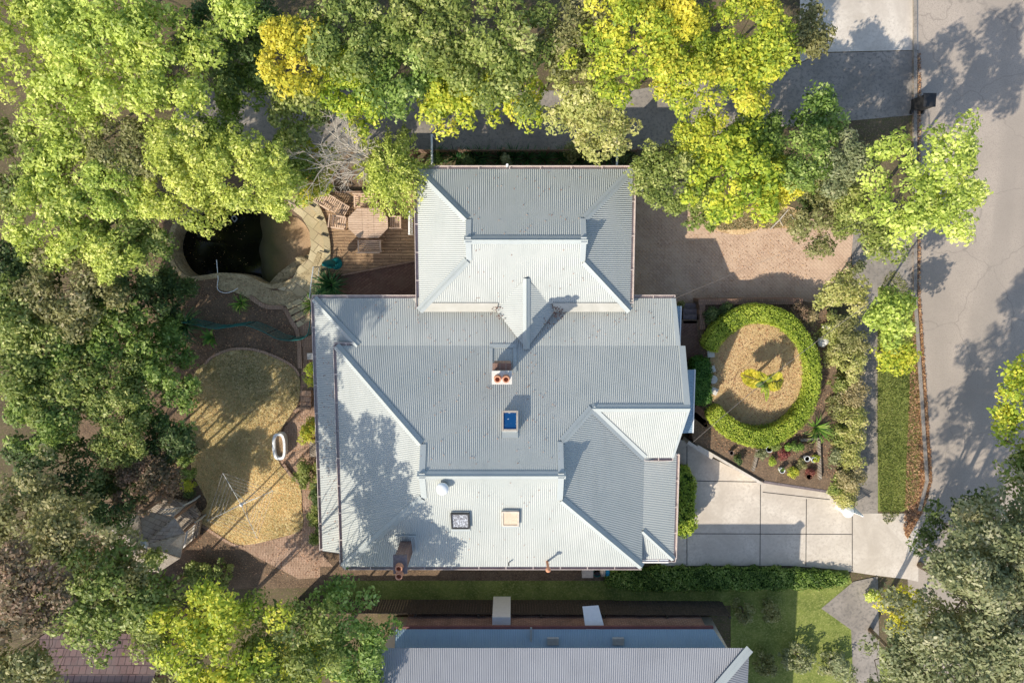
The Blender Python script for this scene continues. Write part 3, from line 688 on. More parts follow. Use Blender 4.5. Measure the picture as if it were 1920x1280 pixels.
# ============================================================ the house
house = thing('house', 'large single storey house with pale grey corrugated steel roofs', 'house', (0, 0, 0))
SL = .48; E = 3.4; VP_ = .2
xW = P(637, 860, E).x; yS = P(900, 1062, E).y; yN = P(900, 648, E).y; xE = P(1206, 950, E).x
yR = (yS+yN)/2; zR = E+SL*(yN-yS)/2
g1 = P(789, 893, zR-.3).x; g2 = P(1055, 893, zR-.3).x
xV = P(597, 800, 2.8).x; zV = 2.8
yV = P(900, 559, zV).y; dV = yV-yN
pV = (E-zV)/dV                      # verandah pitch
xE2 = P(1294, 765, 4.6).x; xEn = P(1268, 600, 3.1).x
yWs = P(1240, 858, E).y; yWr = (yWs+yN)/2; zWr = E+SL*(yN-yWs)/2
xC = P(1266, 950, 3.05).x; pC = .25
yC1 = P(1230, 1048, 3.05).y         # south end of the east verandah
fN = lambda x, y: E+SL*(yN-y)
fS = lambda x, y: E+SL*(y-yS)
fW = lambda x, y: E+SL*(x-xW)
fE = lambda x, y: E+SL*(xE-x)
fVN = lambda x, y: zV+pV*(yV-y)
fVW = lambda x, y: zV+pV*(x-xV)
fWS = lambda x, y: E+SL*(y-yWs)
fC = lambda x, y: E-pC*(x-xE)
PITCH = .08; AMP = .0115
def corr(mb, poly, zf, axis, lift=0, pitch=PITCH, amp=AMP):
    """corrugated sheet over a plan polygon; corrugations run along 'axis' (the fall)"""
    U = (lambda q: q[0]) if axis == 'y' else (lambda q: q[1]); Vv = (lambda q: q[1]) if axis == 'y' else (lambda q: q[0])
    n = len(poly); us = [U(q) for q in poly]; u0, u1 = min(us), max(us)
    grid = sorted(set([round(u, 5) for u in us]+[round(i*pitch/8, 5) for i in range(int(math.floor(u0/pitch*8)), int(math.ceil(u1/pitch*8))+1) if u0 < i*pitch/8 < u1]))
    idx = {}
    def vert(u, v):
        k = (round(u, 4), round(v, 4))
        if k not in idx:
            x, y = (u, v) if axis == 'y' else (v, u)
            idx[k] = len(mb.v); mb.v.append((x, y, zf(x, y)+lift+amp*math.sin(2*math.pi*u/pitch)))
        return idx[k]
    def cuts(u, side):
        out = []
        for i in range(n):
            a, b = poly[i], poly[(i+1) % n]; ua, ub = U(a), U(b)
            if abs(ua-ub) < 1e-7: continue
            m = u+side*1e-6
            if min(ua, ub) < m < max(ua, ub): out.append(Vv(a)+(Vv(b)-Vv(a))*(u-ua)/(ub-ua))
        return sorted(out)
    for a, b in zip(grid, grid[1:]):
        if b-a < 2e-5: continue
        ca, cb = cuts(a, 1), cuts(b, -1)
        for k in range(0, min(len(ca), len(cb))-1, 2):
            q = [vert(a, ca[k]), vert(b, cb[k]), vert(b, cb[k+1]), vert(a, ca[k+1])]
            if axis != 'y': q = q[::-1]
            q2 = [q[i] for i in range(4) if q[i] != q[i-1]]
            if len(set(q2)) >= 3: mb.f.append(tuple(q2))
def flat(mb, poly, zf, dz=-.05):
    s = MB().sheet(poly, 0); mb.add([(q[0], q[1], zf(q[0], q[1])+dz) for q in s.v], [f[::-1] for f in s.f])
CEIL = MB()
def plane(mb, poly, zf, axis, **k):
    corr(mb, poly, zf, axis, **k); flat(CEIL, poly, zf)
# main roof
hx = lambda x: x
m_ = MB()
nW = (xW, yN); hipNW = (g1, yN-(g1-xW)); hipSW = (g1, yS+(g1-xW)); hipSE = (g2, yS+(xE-g2)); hipNE = (g2, yN-(xE-g2))
wj = (xE-(zWr-E)/SL, yWr)           # where the wing ridge meets the east slope
plane(m_, [nW, hipNW, (g1, yR), (g2, yR), hipNE, wj, (xE2, yWr), (xE2, yN)], fN, 'y')
plane(m_, [(xW, yS), (xE, yS), hipSE, (g2, yR), (g1, yR), hipSW], fS, 'y')
plane(m_, [(xW, yS), hipSW, hipNW, nW], fW, 'x')
plane(m_, [wj, hipNE, hipSE, (xE, yS), (xE, yWs)], fE, 'x')
plane(m_, [wj, (xE, yWs), (xE2-.35, yWs), (xE2, yWr)], fWS, 'y')
# gablet walls
gm = MB()
for gx, hn, hs, sg in ((g1, hipNW, hipSW, 1), (g2, hipNE, hipSE, -1)):
    part('gable_panel', MB().add([(gx+sg*.05, hn[1], fN(0, hn[1])-.02), (gx+sg*.05, hs[1], fS(0, hs[1])-.02), (gx+sg*.05, yR, zR-.03)], [(0, 1, 2)]), M['flash'], house)
part('gable_panel', MB().add([(xE2-.3, yN, 2.6), (xE2-.45, yWs, 2.6), (xE2-.45, yWs, E-.05), (xE2-.3, yWr, zWr-.1), (xE2-.3, yN, E-.05)], [(0, 1, 2, 3, 4)]), M['flash'], house)
# verandah roofs
v_ = MB()
xs1 = xV+dV                          # hip foot on the main roof line
plane(v_, [(xV, yV), (xs1, yN), (xE2-.18, yN), (xEn, yV)], fVN, 'y')
yVs = P(607, 1034, 2.9).y
plane(v_, [(xV, yV), (xV, yVs), (xW+.1, yVs), (xW+.1, yN), (xs1, yN)], fVW, 'x')
yC0 = yC1+(xC-xE)
plane(v_, [(xE, yWs+.12), (xE, yC0), (xC, yC1), (xC, yWs+.12)], fC, 'x')
fCs = lambda x, y: E-pC*(yC0-y)
plane(v_, [(xE, yC0), (xE+.02, yC1), (xC, yC1)], fCs, 'y')
# north block
tw = P(784, 450, E).x; te = P(1184, 450, E).x; tn = P(980, 317, E).y; ts = P(980, 582, E-.1).y; ta = P(980, 569, E+.1).y
tR = (tn+ts)/2; tz = E+SL*(tn-ts)/2
t1 = P(875, 445, tz-.25).x; t2 = P(1097, 445, tz-.25).x
fTn = lambda x, y: E+SL*(tn-y); fTs = lambda x, y: E+SL*(y-ts); fTw = lambda x, y: E+SL*(x-tw); fTe = lambda x, y: E+SL*(te-x)
a1 = (t1, tn-(t1-tw)); a2 = (t1, ts+(t1-tw)); b1 = (t2, tn-(te-t2)); b2 = (t2, ts+(te-t2))
n_ = MB()
plane(n_, [(tw, tn), a1, (t1, tR), (t2, tR), b1, (te, tn)], fTn, 'y')
plane(n_, [(tw+(ta-ts), ta), (te-(ta-ts), ta), b2, (t2, tR), (t1, tR), a2], fTs, 'y')
for x0_, x1_ in ((tw+.12, P(930, 575, E).x), (P(1040, 575, E).x, te-.12)):
    x2_, x3_ = (x0_+.45, x1_+.1) if x0_ < 0 else (x0_-.1, x1_-.45); aq = [(x0_, ts-.05), (x1_, ts-.05), (x3_, ta+.03), (x2_, ta+.03)]
    part('apron_flashing', MB().add([(x, y, fTs(x, y)+(.045 if y > ts else .0)) for x, y in aq]+[(x, y, fTs(x, y)-.08) for x, y in aq], [(0, 1, 2, 3), (4, 7, 6, 5), (0, 4, 5, 1), (1, 5, 6, 2), (3, 2, 6, 7), (0, 3, 7, 4)]), M['flash'], house)
plane(n_, [(tw, ts), a2, a1, (tw, tn)], fTw, 'x')
plane(n_, [(te, ts), (te, tn), b1, b2], fTe, 'x')
for gx, hn, hs, sg in ((t1, a1, a2, 1), (t2, b1, b2, -1)):
    part('gable_panel', MB().add([(gx+sg*.05, hn[1], fTn(0, hn[1])-.02), (gx+sg*.05, hs[1], fTs(0, hs[1])-.02), (gx+sg*.05, tR, tz-.03)], [(0, 1, 2)]), M['flash'], house)
# link gable between the two roofs
A = P(987, 522, 4.05); B = P(987, 655, 3.62); zA = fTs(0, A.y)+.06; A.z = zA; B.z = fN(0, B.y)+.05
Lp = P(926, 576, 3.3); Rp = P(1043, 578, 3.3); Lp.z = 3.36; Rp.z = 3.36
def planef(p, q, r):
    nn = (q-p).cross(r-p); return lambda x, y: p.z-(nn.x*(x-p.x)+nn.y*(y-p.y))/nn.z
k_ = MB(); fKl = planef(A, B, Lp); fKr = planef(A, B, Rp)
plane(k_, [(A.x, A.y), (Lp.x, Lp.y), (B.x, B.y)], fKl, 'x'); plane(k_, [(A.x, A.y), (B.x, B.y), (Rp.x, Rp.y)], fKr, 'x')
rm = part('roof', m_, M['roof'], house, smooth=True)
rv = part('verandah_roof', v_, M['roof'], house, smooth=True)
rn = part('north_wing_roof', n_, M['roof'], house, smooth=True)
rk = part('link_gable', k_, M['roof'], house, smooth=True)
part('ceiling_lining', CEIL, M['wallc'], house)
# ridge and hip cappings
def cap(name, a, b, fl, fr, w=.165, parent=None, roll=.04, mat='roofcap', lift=.03):
    """folded capping over the line a-b, fl / fr the roof planes left / right of it"""
    a = Vector((a[0], a[1], 0)); b = Vector((b[0], b[1], 0)); d = (b-a).normalized(); nl = Vector((-d.y, d.x, 0)); mb = MB(); vs = []
    for q in (a, b):
        zt = min(fl(q.x, q.y), fr(q.x, q.y))
        for off, f in ((w, fl), (w*.28, fl), (.0, None), (-w*.28, fr), (-w, fr)):
            p = q+nl*off; z = (f(p.x, p.y) if f else zt)+lift+(roll if abs(off) < w*.3 else 0)+(roll*.9 if off == 0 else 0)
            vs.append((p.x, p.y, z))
    mb.add(vs, [(i+5, i+6, i+1, i) for i in range(4)])
    return part(name, mb, M[mat], parent)
def C2(nm, *a, **k): return cap(nm, *a, **k)
C2('ridge_cap', (g1-.1, yR), (g2+.1, yR), fN, fS, parent=rm)
C2('ridge_cap', wj, (xE2, yWr), fN, fWS, parent=rm)
C2('hip_cap', nW, hipNW, fN, fW, parent=rm); C2('hip_cap', (xW, yS), hipSW, fW, fS, parent=rm)
C2('hip_cap', (xE, yS), hipSE, fS, fE, parent=rm); C2('hip_cap', hipNE, wj, fN, fE, parent=rm)
C2('valley_cap', wj, (xE, yWs), fWS, fE, parent=rm, w=.15, roll=.0, lift=.035)
def verge(nm, a, b, f, sg, w=.2, parent=None, lift=.035, axis='x'):
    """flat barge flashing lying on plane f from a to b, w wide towards sg"""
    mb = MB(); o = (sg*w, 0) if axis == 'x' else (0, sg*w); vs = []
    for q in (a, b):
        vs += [(q[0], q[1], f(*q)+lift), (q[0]+o[0], q[1]+o[1], f(q[0]+o[0], q[1]+o[1])+lift)]
    vs2 = [(v[0], v[1], v[2]-.05) for v in vs]
    mb.add(vs+vs2, [(0, 1, 3, 2), (4, 6, 7, 5), (0, 2, 6, 4), (1, 5, 7, 3)])
    return part(nm, mb, M['roofcap'], parent)
for gx, hn, hs, sg in ((g1, hipNW, hipSW, 1), (g2, hipNE, hipSE, -1)):
    verge('verge_flashing', (gx-sg*.03, hn[1]), (gx-sg*.03, yR-.1), fN, sg, .24, rm); verge('verge_flashing', (gx-sg*.03, hs[1]), (gx-sg*.03, yR+.1), fS, sg, .24, rm)
verge('verge_flashing', (xE2+.02, yWr), (xE2+.02, yN), fN, -1, .26, rm); verge('verge_flashing', (xE2+.02, yWr), (xE2-.33, yWs), fWS, -1, .1, rm)
verge('verge_flashing', (xE2-.18, yN), (xEn+.02, yV), fVN, -1, .2, rv)
C2('hip_cap', (xV, yV), (xs1, yN), fVN, fVW, parent=rv, w=.16); C2('hip_cap', (xC, yC1), (xE, yC0), fCs, fC, parent=rv, w=.13)
C2('ridge_cap', (t1-.08, tR), (t2+.08, tR), fTn, fTs, parent=rn)
for q0, q1, f, g in (((tw, tn), a1, fTn, fTw), ((tw, ts), a2, fTw, fTs), ((te, tn), b1, fTe, fTn), ((te, ts), b2, fTs, fTe)): C2('hip_cap', q0, q1, f, g, parent=rn)
for gx, hn, hs, sg in ((t1, a1, a2, 1), (t2, b1, b2, -1)):
    verge('verge_flashing', (gx-sg*.03, hn[1]), (gx-sg*.03, tR-.1), fTn, sg, .22, rn); verge('verge_flashing', (gx-sg*.03, hs[1]), (gx-sg*.03, tR+.1), fTs, sg, .22, rn)
C2('ridge_cap', (A.x, A.y), (B.x, B.y), fKr, fKl, parent=rk, w=.15)
# box gutter flashing between the two roofs
z_ = 3.34
for l in ([(772,559),(786,558),(804,584),(794,584)], [(1172,566),(1190,560),(1180,580)]):
    part('valley_flashing', MB().prism(PP(l, z_), z_-.04, z_), M['flash'], house)
rst = MB(); rg = random.Random(4)
for cx_, cy_, k in ((932,574,26), (936,592,14), (1040,572,18), (1043,590,22), (1028,604,12), (1052,581,14)):
    for i in range(k): rst.rock(P(cx_+rg.gauss(0, 5), cy_+rg.gauss(0, 4), 3.5), .03, .022, .015, rg.randint(0, 99), 5)
o = part('roof_leaf_debris', rst, M['rustdebris']); tag(o, 'reddish leaf debris caught in the link gable valleys', 'leaf litter', None, 'stuff')
# gutters: U channels
def gutter(a, b, z, nm='gutter', w=.13):
    a = Vector((a[0], a[1], z)); b = Vector((b[0], b[1], z)); d = (b-a).normalized(); o = Vector((d.y, -d.x, 0)); mb = MB(); L = (b-a).length
    mb.beam(a+o*w/2-Vector((0, 0, .12)), b+o*w/2-Vector((0, 0, .12)), w, .015)
    mb.beam(a+o*(w+.0)-Vector((0, 0, .06)), b+o*(w+.0)-Vector((0, 0, .06)), .022, .13)
    k = max(2, int(L/1.15))
    for i in range(k+1):
        q = a.lerp(b, min(.995, max(.005, i/k))); mb.beam(q+o*.0-Vector((0, 0, .012)), q+o*w-Vector((0, 0, .012)), .035, .015)
    part(nm, mb, M['gutter'], house)
    fm = MB().beam(a-o*.012-Vector((0, 0, .12)), b-o*.012-Vector((0, 0, .12)), .02, .2); part('fascia', fm, M['fascia'], house)
gutter((xW, yS), (xE, yS), E); gutter((xW, yN+.0), (xW, yS), E); gutter((xs1, yN), (xW-.1, yN), E)
gutter((xE, yWs), (xE2-.36, yWs), E); gutter((xC, yC1), (xC, yWs+.05), fC(xC, 0)); gutter((xE+.05, yC1), (xC+.1, yC1), fC(xC, 0))
gutter((xV, yV), (xV, yVs), zV); gutter((tw-.1, yV), (xV-.1, yV), zV); gutter((xEn, yV), (te+.15, yV), zV)
gutter((te, tn), (tw, tn), E); gutter((tw, tn+.1), (tw, ts+.1), E); gutter((te, ts+.3), (te, tn+.1), E)
# walls
wm = MB()
ins = .5
wm.prism([(xW+ins, yS+ins), (xE-ins, yS+ins), (xE-ins, yWs+.6), (xE2-.9, yWs+.6), (xE2-.9, yN-.3), (xW+ins, yN-.3)], 0, E-.1)
part('wall', wm, M['wallc'], house)
wm = MB().prism([(tw+ins, ts+.2), (te-ins, ts+.2), (te-ins, tn-ins), (tw+ins, tn-ins)], 0, E-.1); part('wall', wm, M['wallc'], house)
wm = MB().prism([(xs1+.2, yN-.2), (xEn-.9, yN-.2), (xEn-.9, yV-.55), (xs1+.2, yV-.55)], 0, zV-.05); part('wall', wm, M['wallc'], house)
for y in np.linspace(yV-.4, yVs+.3, 6): part('verandah_post', MB().box((xV+.2, y, zV/2-.05), (.11, .11, zV-.1)), M['white'], house)
for y in (yWs-.4, (yWs+yC1)/2, yC1+.2): part('verandah_post', MB().box((xC-.15, y, 1.45), (.11, .11, 2.9)), M['white'], house)
part('porch_beam', MB().box(((xE+xC)/2-.1, yC1-.12, 2.82), (1.25, .16, .34)), M['white'], house)
def window(c, w, hgt, axis):
    d = (w, .08, hgt) if axis == 'x' else (.08, w, hgt); g = (w-.16, .1, hgt-.16) if axis == 'x' else (.1, w-.16, hgt-.16)
    f = part('window', MB().box(c, d), M['white'], house); part('pane', MB().box(c, g), M['glass'], f)
for x in (-6.5, -3.5, 0, 3): window((x, yS+ins, 1.7), 1.4, 1.3, 'x')
for x in (-3.0, .2, 3.2): window((x, tn-ins, 1.7), 1.4, 1.3, 'x')
for y in (2.0, 4.5): window((te-ins, y, 1.7), 1.4, 1.3, 'y'); window((tw+ins, y, 1.7), 1.4, 1.3, 'y')
for y in (-4.5, -8): window((xW+ins, y, 1.6), 1.6, 1.8, 'y')
window((xE2-.9, yWr, 1.9), 1.7, 1.2, 'y'); window((xE-ins, -9.5, 1.7), 1.6, 1.3, 'y')
# window hoods on the east side
def hood(px, z, nm, lab):
    q = PP(px, z); s = MB(); x0, x1 = min(v.x for v in q), max(v.x for v in q); y0, y1 = min(v.y for v in q), max(v.y for v in q)
    f = lambda x, y: z-.2*(x-x0); corr(s, [(x0-.25, y0), (x1, y0), (x1, y1), (x0-.25, y1)], f, 'x'); o = part(nm, s, M['roofB'], house, label=lab, smooth=True); return (x1, y0, y1, f(x1, 0), o)
for px, lab in (([(1262,574),(1274,574),(1274,653),(1262,653)], 'narrow pale blue window hood on the north half'), ([(1284,693),(1299,693),(1299,812),(1284,812)], 'narrow pale blue window hood below the east gable')):
    x1, y0, y1, z1, o = hood(px, 2.7, 'window_hood', lab)
    part('hood_edge', MB().beam((x1+.03, y0, z1-.02), (x1+.03, y1, z1-.02), .05, .08), M['white'], o)
# skylights and fittings
def onroof(px, py, f):
    z = E+.5
    for _ in range(8): q = P(px, py, z); z = f(q.x, q.y)
    return P(px, py, z)
def skylight(px0, py0, px1, py1, f, up, mat, lab, slope):
    a = onroof(px0, py1, f); b = onroof(px1, py0, f); cx, cy = (a.x+b.x)/2, (a.y+b.y)/2; w, h = abs(b.x-a.x), abs(b.y-a.y)
    R = Matrix.Rotation(math.atan(slope), 3, 'X'); c = Vector((cx, cy, f(cx, cy)))
    up_ = R @ Vector((0, 0, 1)); s = part('skylight', MB().box(c+up_*up/2, (w*.94, h, up), M=R), M['galv'], house, label=lab); fr = MB()
    for dx, dy, ww, hh in ((-w/2+.03, 0, .07, h), (w/2-.03, 0, .07, h), (0, h/2-.03, w-.14, .07), (0, -h/2+.03, w-.14, .07)):
        fr.box(c+up_*(up+.02)+R @ Vector((dx, dy, 0)), (ww, hh, .06), M=R)
    part('frame', fr, M['frame'] if mat != 'glassgrey' else M['dark'], s)
    part('glass', MB().box(c+up_*(up+.005), (w-.14, h-.14, .02), M=R), M[mat], s)
    af = MB().box(c+R @ Vector((0, -h/2-.12, .03)), (w*1.02, .24, .02), M=R); part('apron_flashing', af, M['roofcap'], s)
skylight(941, 771, 971, 812, fN, .26, 'glassblue', 'raised skylight with bright blue glass on the north slope', -SL)
skylight(847, 956, 880, 988, fS, .1, 'glassgrey', 'dark framed skylight with scribbled grey glass in tree shade', SL)
skylight(941, 952, 973, 982, fS, .12, 'glasstan', 'pale tan skylight in full sun', SL)
c = onroof(831, 911, fS)
v = part('roof_vent', MB().lathe(c, [(.2, -.2), (.2, .28), (.255, .3), (.24, .38), (.12, .44), (0, .46)], 24), M['white'], house, smooth=True)
c = onroof(1026, 1052, fS)
v = part('flue_pipe', MB().tube([c-Vector((0, 0, .2)), c+Vector((0, 0, .75))], .055, 10), M['terracotta'], house); part('cowl', MB().lathe(c+Vector((0, 0, .75)), [(.05, 0), (.11, .02), (.11, .1), (.03, .16), (0, .16)], 12), M['terracotta'], v)
c = onroof(954, 1054, fS)
v = part('vent_pipe', MB().tube([c-Vector((0, 0, .1)), c+Vector((0, 0, .3))], .03, 8), M['dark'], house)
c = P(951, 311, 3.5); part('vent_pipe', MB().tube([c-Vector((0, 0, 2)), c+Vector((0, 0, .3))], .05, 8), M['white'], house, label='white pipe standing above the north gutter')
# chimneys
def pots(par, c, offs, r=.17, h=.32):
    for ox, oy in offs:
        q = c+Vector((ox, oy, 0)); part('chimney_pot', MB().lathe(q, [(r*1.15, 0), (r*1.1, .05), (r*.85, .1), (r*.8, h-.08), (r*1.05, h-.05), (r*1.05, h), (r*.7, h), (r*.66, h-.2), (0, h-.22)], 20), M['terracotta'], par, smooth=False)
zc = 6.55; c = P(941, 707, zc)
ch = part('chimney', MB().box((c.x, c.y, zc/2+1.9), (.66, .44, zc-3.8)), M['brick'], house, label='brick chimney with two terracotta pots beside a metal hood')
part('chimney_cap', MB().box((c.x, c.y, zc+.04), (.76, .52, .1)), M['offwhite'], ch)
pots(ch, Vector((c.x, c.y-.02, zc+.09)), ((-.16, 0), (.16, 0)), .125, .3)
hd = MB().box((c.x, c.y+.36, zc-.3), (.72, .28, .12)); hd.box((c.x, c.y+.34, zc-.75), (.62, .24, .8)); part('brick_shoulder', hd, M['brick'], ch)
fl = MB(); 
for ox, oy, w, d in ((0, .75, 1.15, .18), (-.5, .2, .14, 1.1), (.5, .2, .14, 1.1)):
    x, y = c.x+ox, c.y+oy+.05; R = Matrix.Rotation(-math.atan(SL), 3, 'X'); fl.box((x, y, fN(x, y)+.035), (w, d, .02), M=R)
part('flashing', fl, M['roofcap'], ch)
zc = 5.6; c = P(751, 1056, zc)
ch = part('chimney', MB().box((c.x, c.y, zc/2), (.46, .64, zc)), M['brick'], house, label='tall brick chimney rising from the south wall with terracotta pots')
part('chimney_cap', MB().box((c.x, c.y, zc+.05), (.56, .78, .12)), M['capstone'], ch)
pots(ch, Vector((c.x, c.y-.12, zc+.12)), ((-.02, .06), (-.02, -.26)), .14, .26)
fl = MB(); R = Matrix.Rotation(math.atan(SL), 3, 'X')
for ox, oy, w, d in ((0, .62, .9, .1), (.42, .15, .08, .95)):
    x, y = c.x+ox, c.y+oy; fl.box((x, y, fS(x, y)+.035), (w, d, .02), M=R)
part('flashing', fl, M['roofcap'], ch)

# ============================================================ furniture and garden things
D = .2
def rect_legs(root, w, d, h, t=.05, nm='leg'):
    for sx in (-1, 1):
        for sy in (-1, 1): part(nm, MB().box((sx*(w/2-t/2), sy*(d/2-t/2), h/2), (t, t, h)), M['teakplain'], root)
# octagonal table
q = PP([(672,390),(709,390),(727,408),(727,428),(709,446),(672,446),(653,428),(653,408)], D+.75)
cx = sum(v.x for v in q)/8; cy = sum(v.y for v in q)/8
tb = thing('garden_table', 'large octagonal slatted timber table on the deck', 'table', (cx, cy, D))
xs = [v.x-cx for v in q]; xl, xr = min(xs), max(xs); yy = [v.y-cy for v in q]; yb, yt = min(yy), max(yy); ch_ = (max(yy)-min(yy))*.32; cw = (xr-xl)*.24
def clipx(a, b):
    oct_ = [(xl+cw, yt), (xr-cw, yt), (xr, yt-ch_), (xr, yb+ch_), (xr-cw, yb), (xl+cw, yb), (xl, yb+ch_), (xl, yt-ch_)]
    out = []
    for side, lim in ((1, a), (-1, b)):
        src = oct_; out = []
        for i in range(len(src)):
            p, r = src[i-1], src[i]; ip = side*(p[0]-lim) >= 0; ir = side*(r[0]-lim) >= 0
            if ip != ir: t = (lim-p[0])/(r[0]-p[0]); out.append((lim, p[1]+(r[1]-p[1])*t))
            if ir: out.append(r)
        oct_ = out
    return out
for a, b in ((xl, xl+(xr-xl)*.35), (xl+(xr-xl)*.355, xl+(xr-xl)*.645), (xl+(xr-xl)*.65, xr)):
    part('table_leaf', MB().prism([(x+cx, y+cy) for x, y in clipx(a, b)], D+.71, D+.75), M['teak'], tb)
for sx in (-1, 1):
    for sy in (-1, 1): part('leg', MB().box((cx+sx*.55, cy+sy*.42, D+.355), (.09, .09, .71)), M['teakplain'], tb)
part('apron', MB().box((cx, cy, D+.66), (1.2, .95, .09)), M['teakplain'], tb)
def bench(name, label, w, d, px, py, rz, group=None, arms=True, back=True):
    r = thing(name, label, name.split('_')[-1], (0, 0, 0), group)
    n = 6
    s = MB()
    for i in range(n): s.box((0, -d/2+.05+(d-.1)*i/(n-1), .43), (w-.06, (d-.1)/n*.72, .022))
    part('seat', s, M['teakplain'], r); rect_legs(r, w, d, .42)
    fr = MB(); fr.box((0, d/2-.02, .39), (w, .04, .07)).box((0, -d/2+.02, .39), (w, .04, .07)); part('frame', fr, M['teakplain'], r)
    if back:
        b = MB(); b.box((0, -d/2-.05, .9), (w, .04, .07)).box((0, -d/2-.01, .5), (w, .03, .05))
        k = int(w/.085)
        for i in range(k): b.box((-w/2+.06+(w-.12)*i/(k-1), -d/2-.03, .7), (.035, .02, .4))
        part('backrest', b, M['teakplain'], r)
    if arms:
        for sx in (-1, 1): part('armrest', MB().box((sx*(w/2-.03), 0, .64), (.06, d, .03)).box((sx*(w/2-.03), d/2-.04, .53), (.045, .045, .2)), M['teakplain'], r)
    q = P(px, py, D+.45); r.location = (q.x, q.y, D); r.rotation_euler = (0, 0, rz)
    return r
bench('garden_bench', 'slatted timber bench on the open side of the octagonal table', 1.05, .52, 694, 461, 0, 'seats round the octagonal table')
bench('garden_bench', 'slatted timber bench half under the drooping yellow tree', 1.05, .52, 687, 378, math.pi, 'seats round the octagonal table')
bench('garden_chair', 'timber armchair at the pool end of the octagonal table', .6, .6, 636, 417, -math.pi/2-.15, 'seats round the octagonal table')
bench('garden_chair', 'timber chair at the house end of the octagonal table', .58, .5, 741, 417, math.pi/2, 'seats round the octagonal table')
st = thing('steamer_chair', 'long slatted timber steamer chair lying askew in the deck corner', 'lounger', (0, 0, 0))
for nm, x0, x1, z0, z1 in (('backrest', -.75, -.3, .72, .38), ('seat', -.28, .25, .36, .38), ('footrest', .27, .78, .38, .34)):
    s = MB(); k = 7
    for i in range(k):
        t = i/(k-1); s.box((x0+(x1-x0)*t, 0, z0+(z1-z0)*t), (.045, .54, .02))
    for sy in (-.28, .28): s.beam((x0-.03, sy, z0), (x1+.03, sy, z1), .04, .05)
    part(nm, s, M['teakplain'], st)
for sx in (-.35, .5):
    for sy in (-.28, .28): part('leg', MB().beam((sx, sy, 0), (sx+.08, sy, .36), .045, .045), M['teakplain'], st)
for sy in (-.3, .3): part('armrest', MB().box((-.1, sy, .58), (.5, .06, .03)).beam((.1, sy, .36), (.12, sy, .57), .04, .04), M['teakplain'], st)
q = P(620, 381, D+.4); st.location = (q.x, q.y, D); st.rotation_euler = (0, 0, -math.radians(31))
# closed teal parasol
b0 = P(631, 494, D); u = thing('closed_parasol', 'closed teal garden parasol standing in a teal base by the deck edge', 'parasol', b0)
part('base', MB().lathe(b0, [(.27, 0), (.28, .06), (.2, .12), (.07, .16), (.05, .3), (0, .3)], 22), M['teal'], u, smooth=False)
part('pole', MB().tube([b0, b0+Vector((0, 0, 2.35))], .022, 8), M['dark'], u)
pm = MB(); k = 24; vs = []
prof = [(.06, .7), (.17, .8), (.16, 1.2), (.13, 1.7), (.1, 2.1), (.05, 2.32), (.01, 2.38)]
for r, z in prof:
    for j in range(k): a = 2*math.pi*j/k; rr = r*(1+.22*math.cos(8*a)); vs.append((b0.x+rr*math.cos(a), b0.y+rr*math.sin(a), b0.z+z))
pm.add(vs, [(i*k+j, i*k+(j+1) % k, (i+1)*k+(j+1) % k, (i+1)*k+j) for i in range(len(prof)-1) for j in range(k)])
part('canopy', pm, M['teal'], u, smooth=True)
# white slatted screen at the house wall
sc = thing('white_screen', 'white slatted timber screen standing between deck and north wing', 'screen', P(772, 418, D))
A = P(774, 400, D); B = P(774, 440, D)
for x in (0,): 
    for (a, b) in ((A, A+Vector((0, 0, 1.2))), (B, B+Vector((0, 0, 1.2)))): part('post', MB().beam(a, b, .07, .07), M['white'], sc)
for i in range(2): part('rail', MB().beam(A+Vector((0, 0, .2+.95*i)), B+Vector((0, 0, .2+.95*i)), .06, .07), M['white'], sc)
s = MB()
for i in range(9): q = A.lerp(B, (i+.5)/9); s.box(q+Vector((0, 0, .66)), (.03, .07, .9))
part('slats', s, M['white'], sc)
# glass and steel pool fence
pf = thing('pool_fence', 'thin pale metal pool fence running from the deck to the house corner', 'fence', P(598, 530, 0))
fp = [P(601, 500, 0), P(598, 520, 0), P(594, 556, 0)]
for q in fp: part('post', MB().beam(q, q+Vector((0, 0, 1.2)), .04, .04), M['galv'], pf)
rl = MB(); bl = MB()
for a, b in zip(fp, fp[1:]):
    part('rail', MB().beam(a+Vector((0, 0, 1.18)), b+Vector((0, 0, 1.18)), .04, .03), M['galv'], pf); part('rail', MB().beam(a+Vector((0, 0, .15)), b+Vector((0, 0, .15)), .03, .03), M['galv'], pf)
    for i in range(1, 9): q = a.lerp(b, i/9); bl.beam(q+Vector((0, 0, .15)), q+Vector((0, 0, 1.18)), .012, .012)
part('bars', bl, M['galv'], pf)
# teal wire mesh fence
tw_ = thing('wire_fence', 'sagging teal wire mesh fence snaking across the bare soil', 'fence', P(480, 610, 0))
fl = curve([(340,604),(372,610),(400,616),(430,613),(460,610),(490,620),(520,635),(548,638),(572,632),(580,612),(582,580)], False, 6)
top = [P(q.x, q.y, .8) for q in fl]; mb = MB().tube(top, .02, 5); part('top_wire', mb, M['tealwire'], tw_)
bot = [Vector((q.x+.18, q.y+.1, .04)) for q in top]; part('bottom_wire', MB().tube(bot, .014, 5), M['tealwire'], tw_)
ms = MB()
for a, b in zip(zip(top, bot), list(zip(top, bot))[1:]):
    for t in (0, .33, .66): p0 = a[0].lerp(b[0], t); p1 = a[1].lerp(b[1], t); ms.tube([p0, p1], .006, 3)
for t in (.25, .5, .75): ms.tube([a.lerp(b, t) for a, b in zip(top, bot)], .006, 3)
part('mesh', ms, M['tealwire'], tw_)
for i in range(0, len(top), 8): q = bot[i]; part('post', MB().tube([(q.x, q.y, 0), top[i]], .02, 6), M['dark'], tw_)
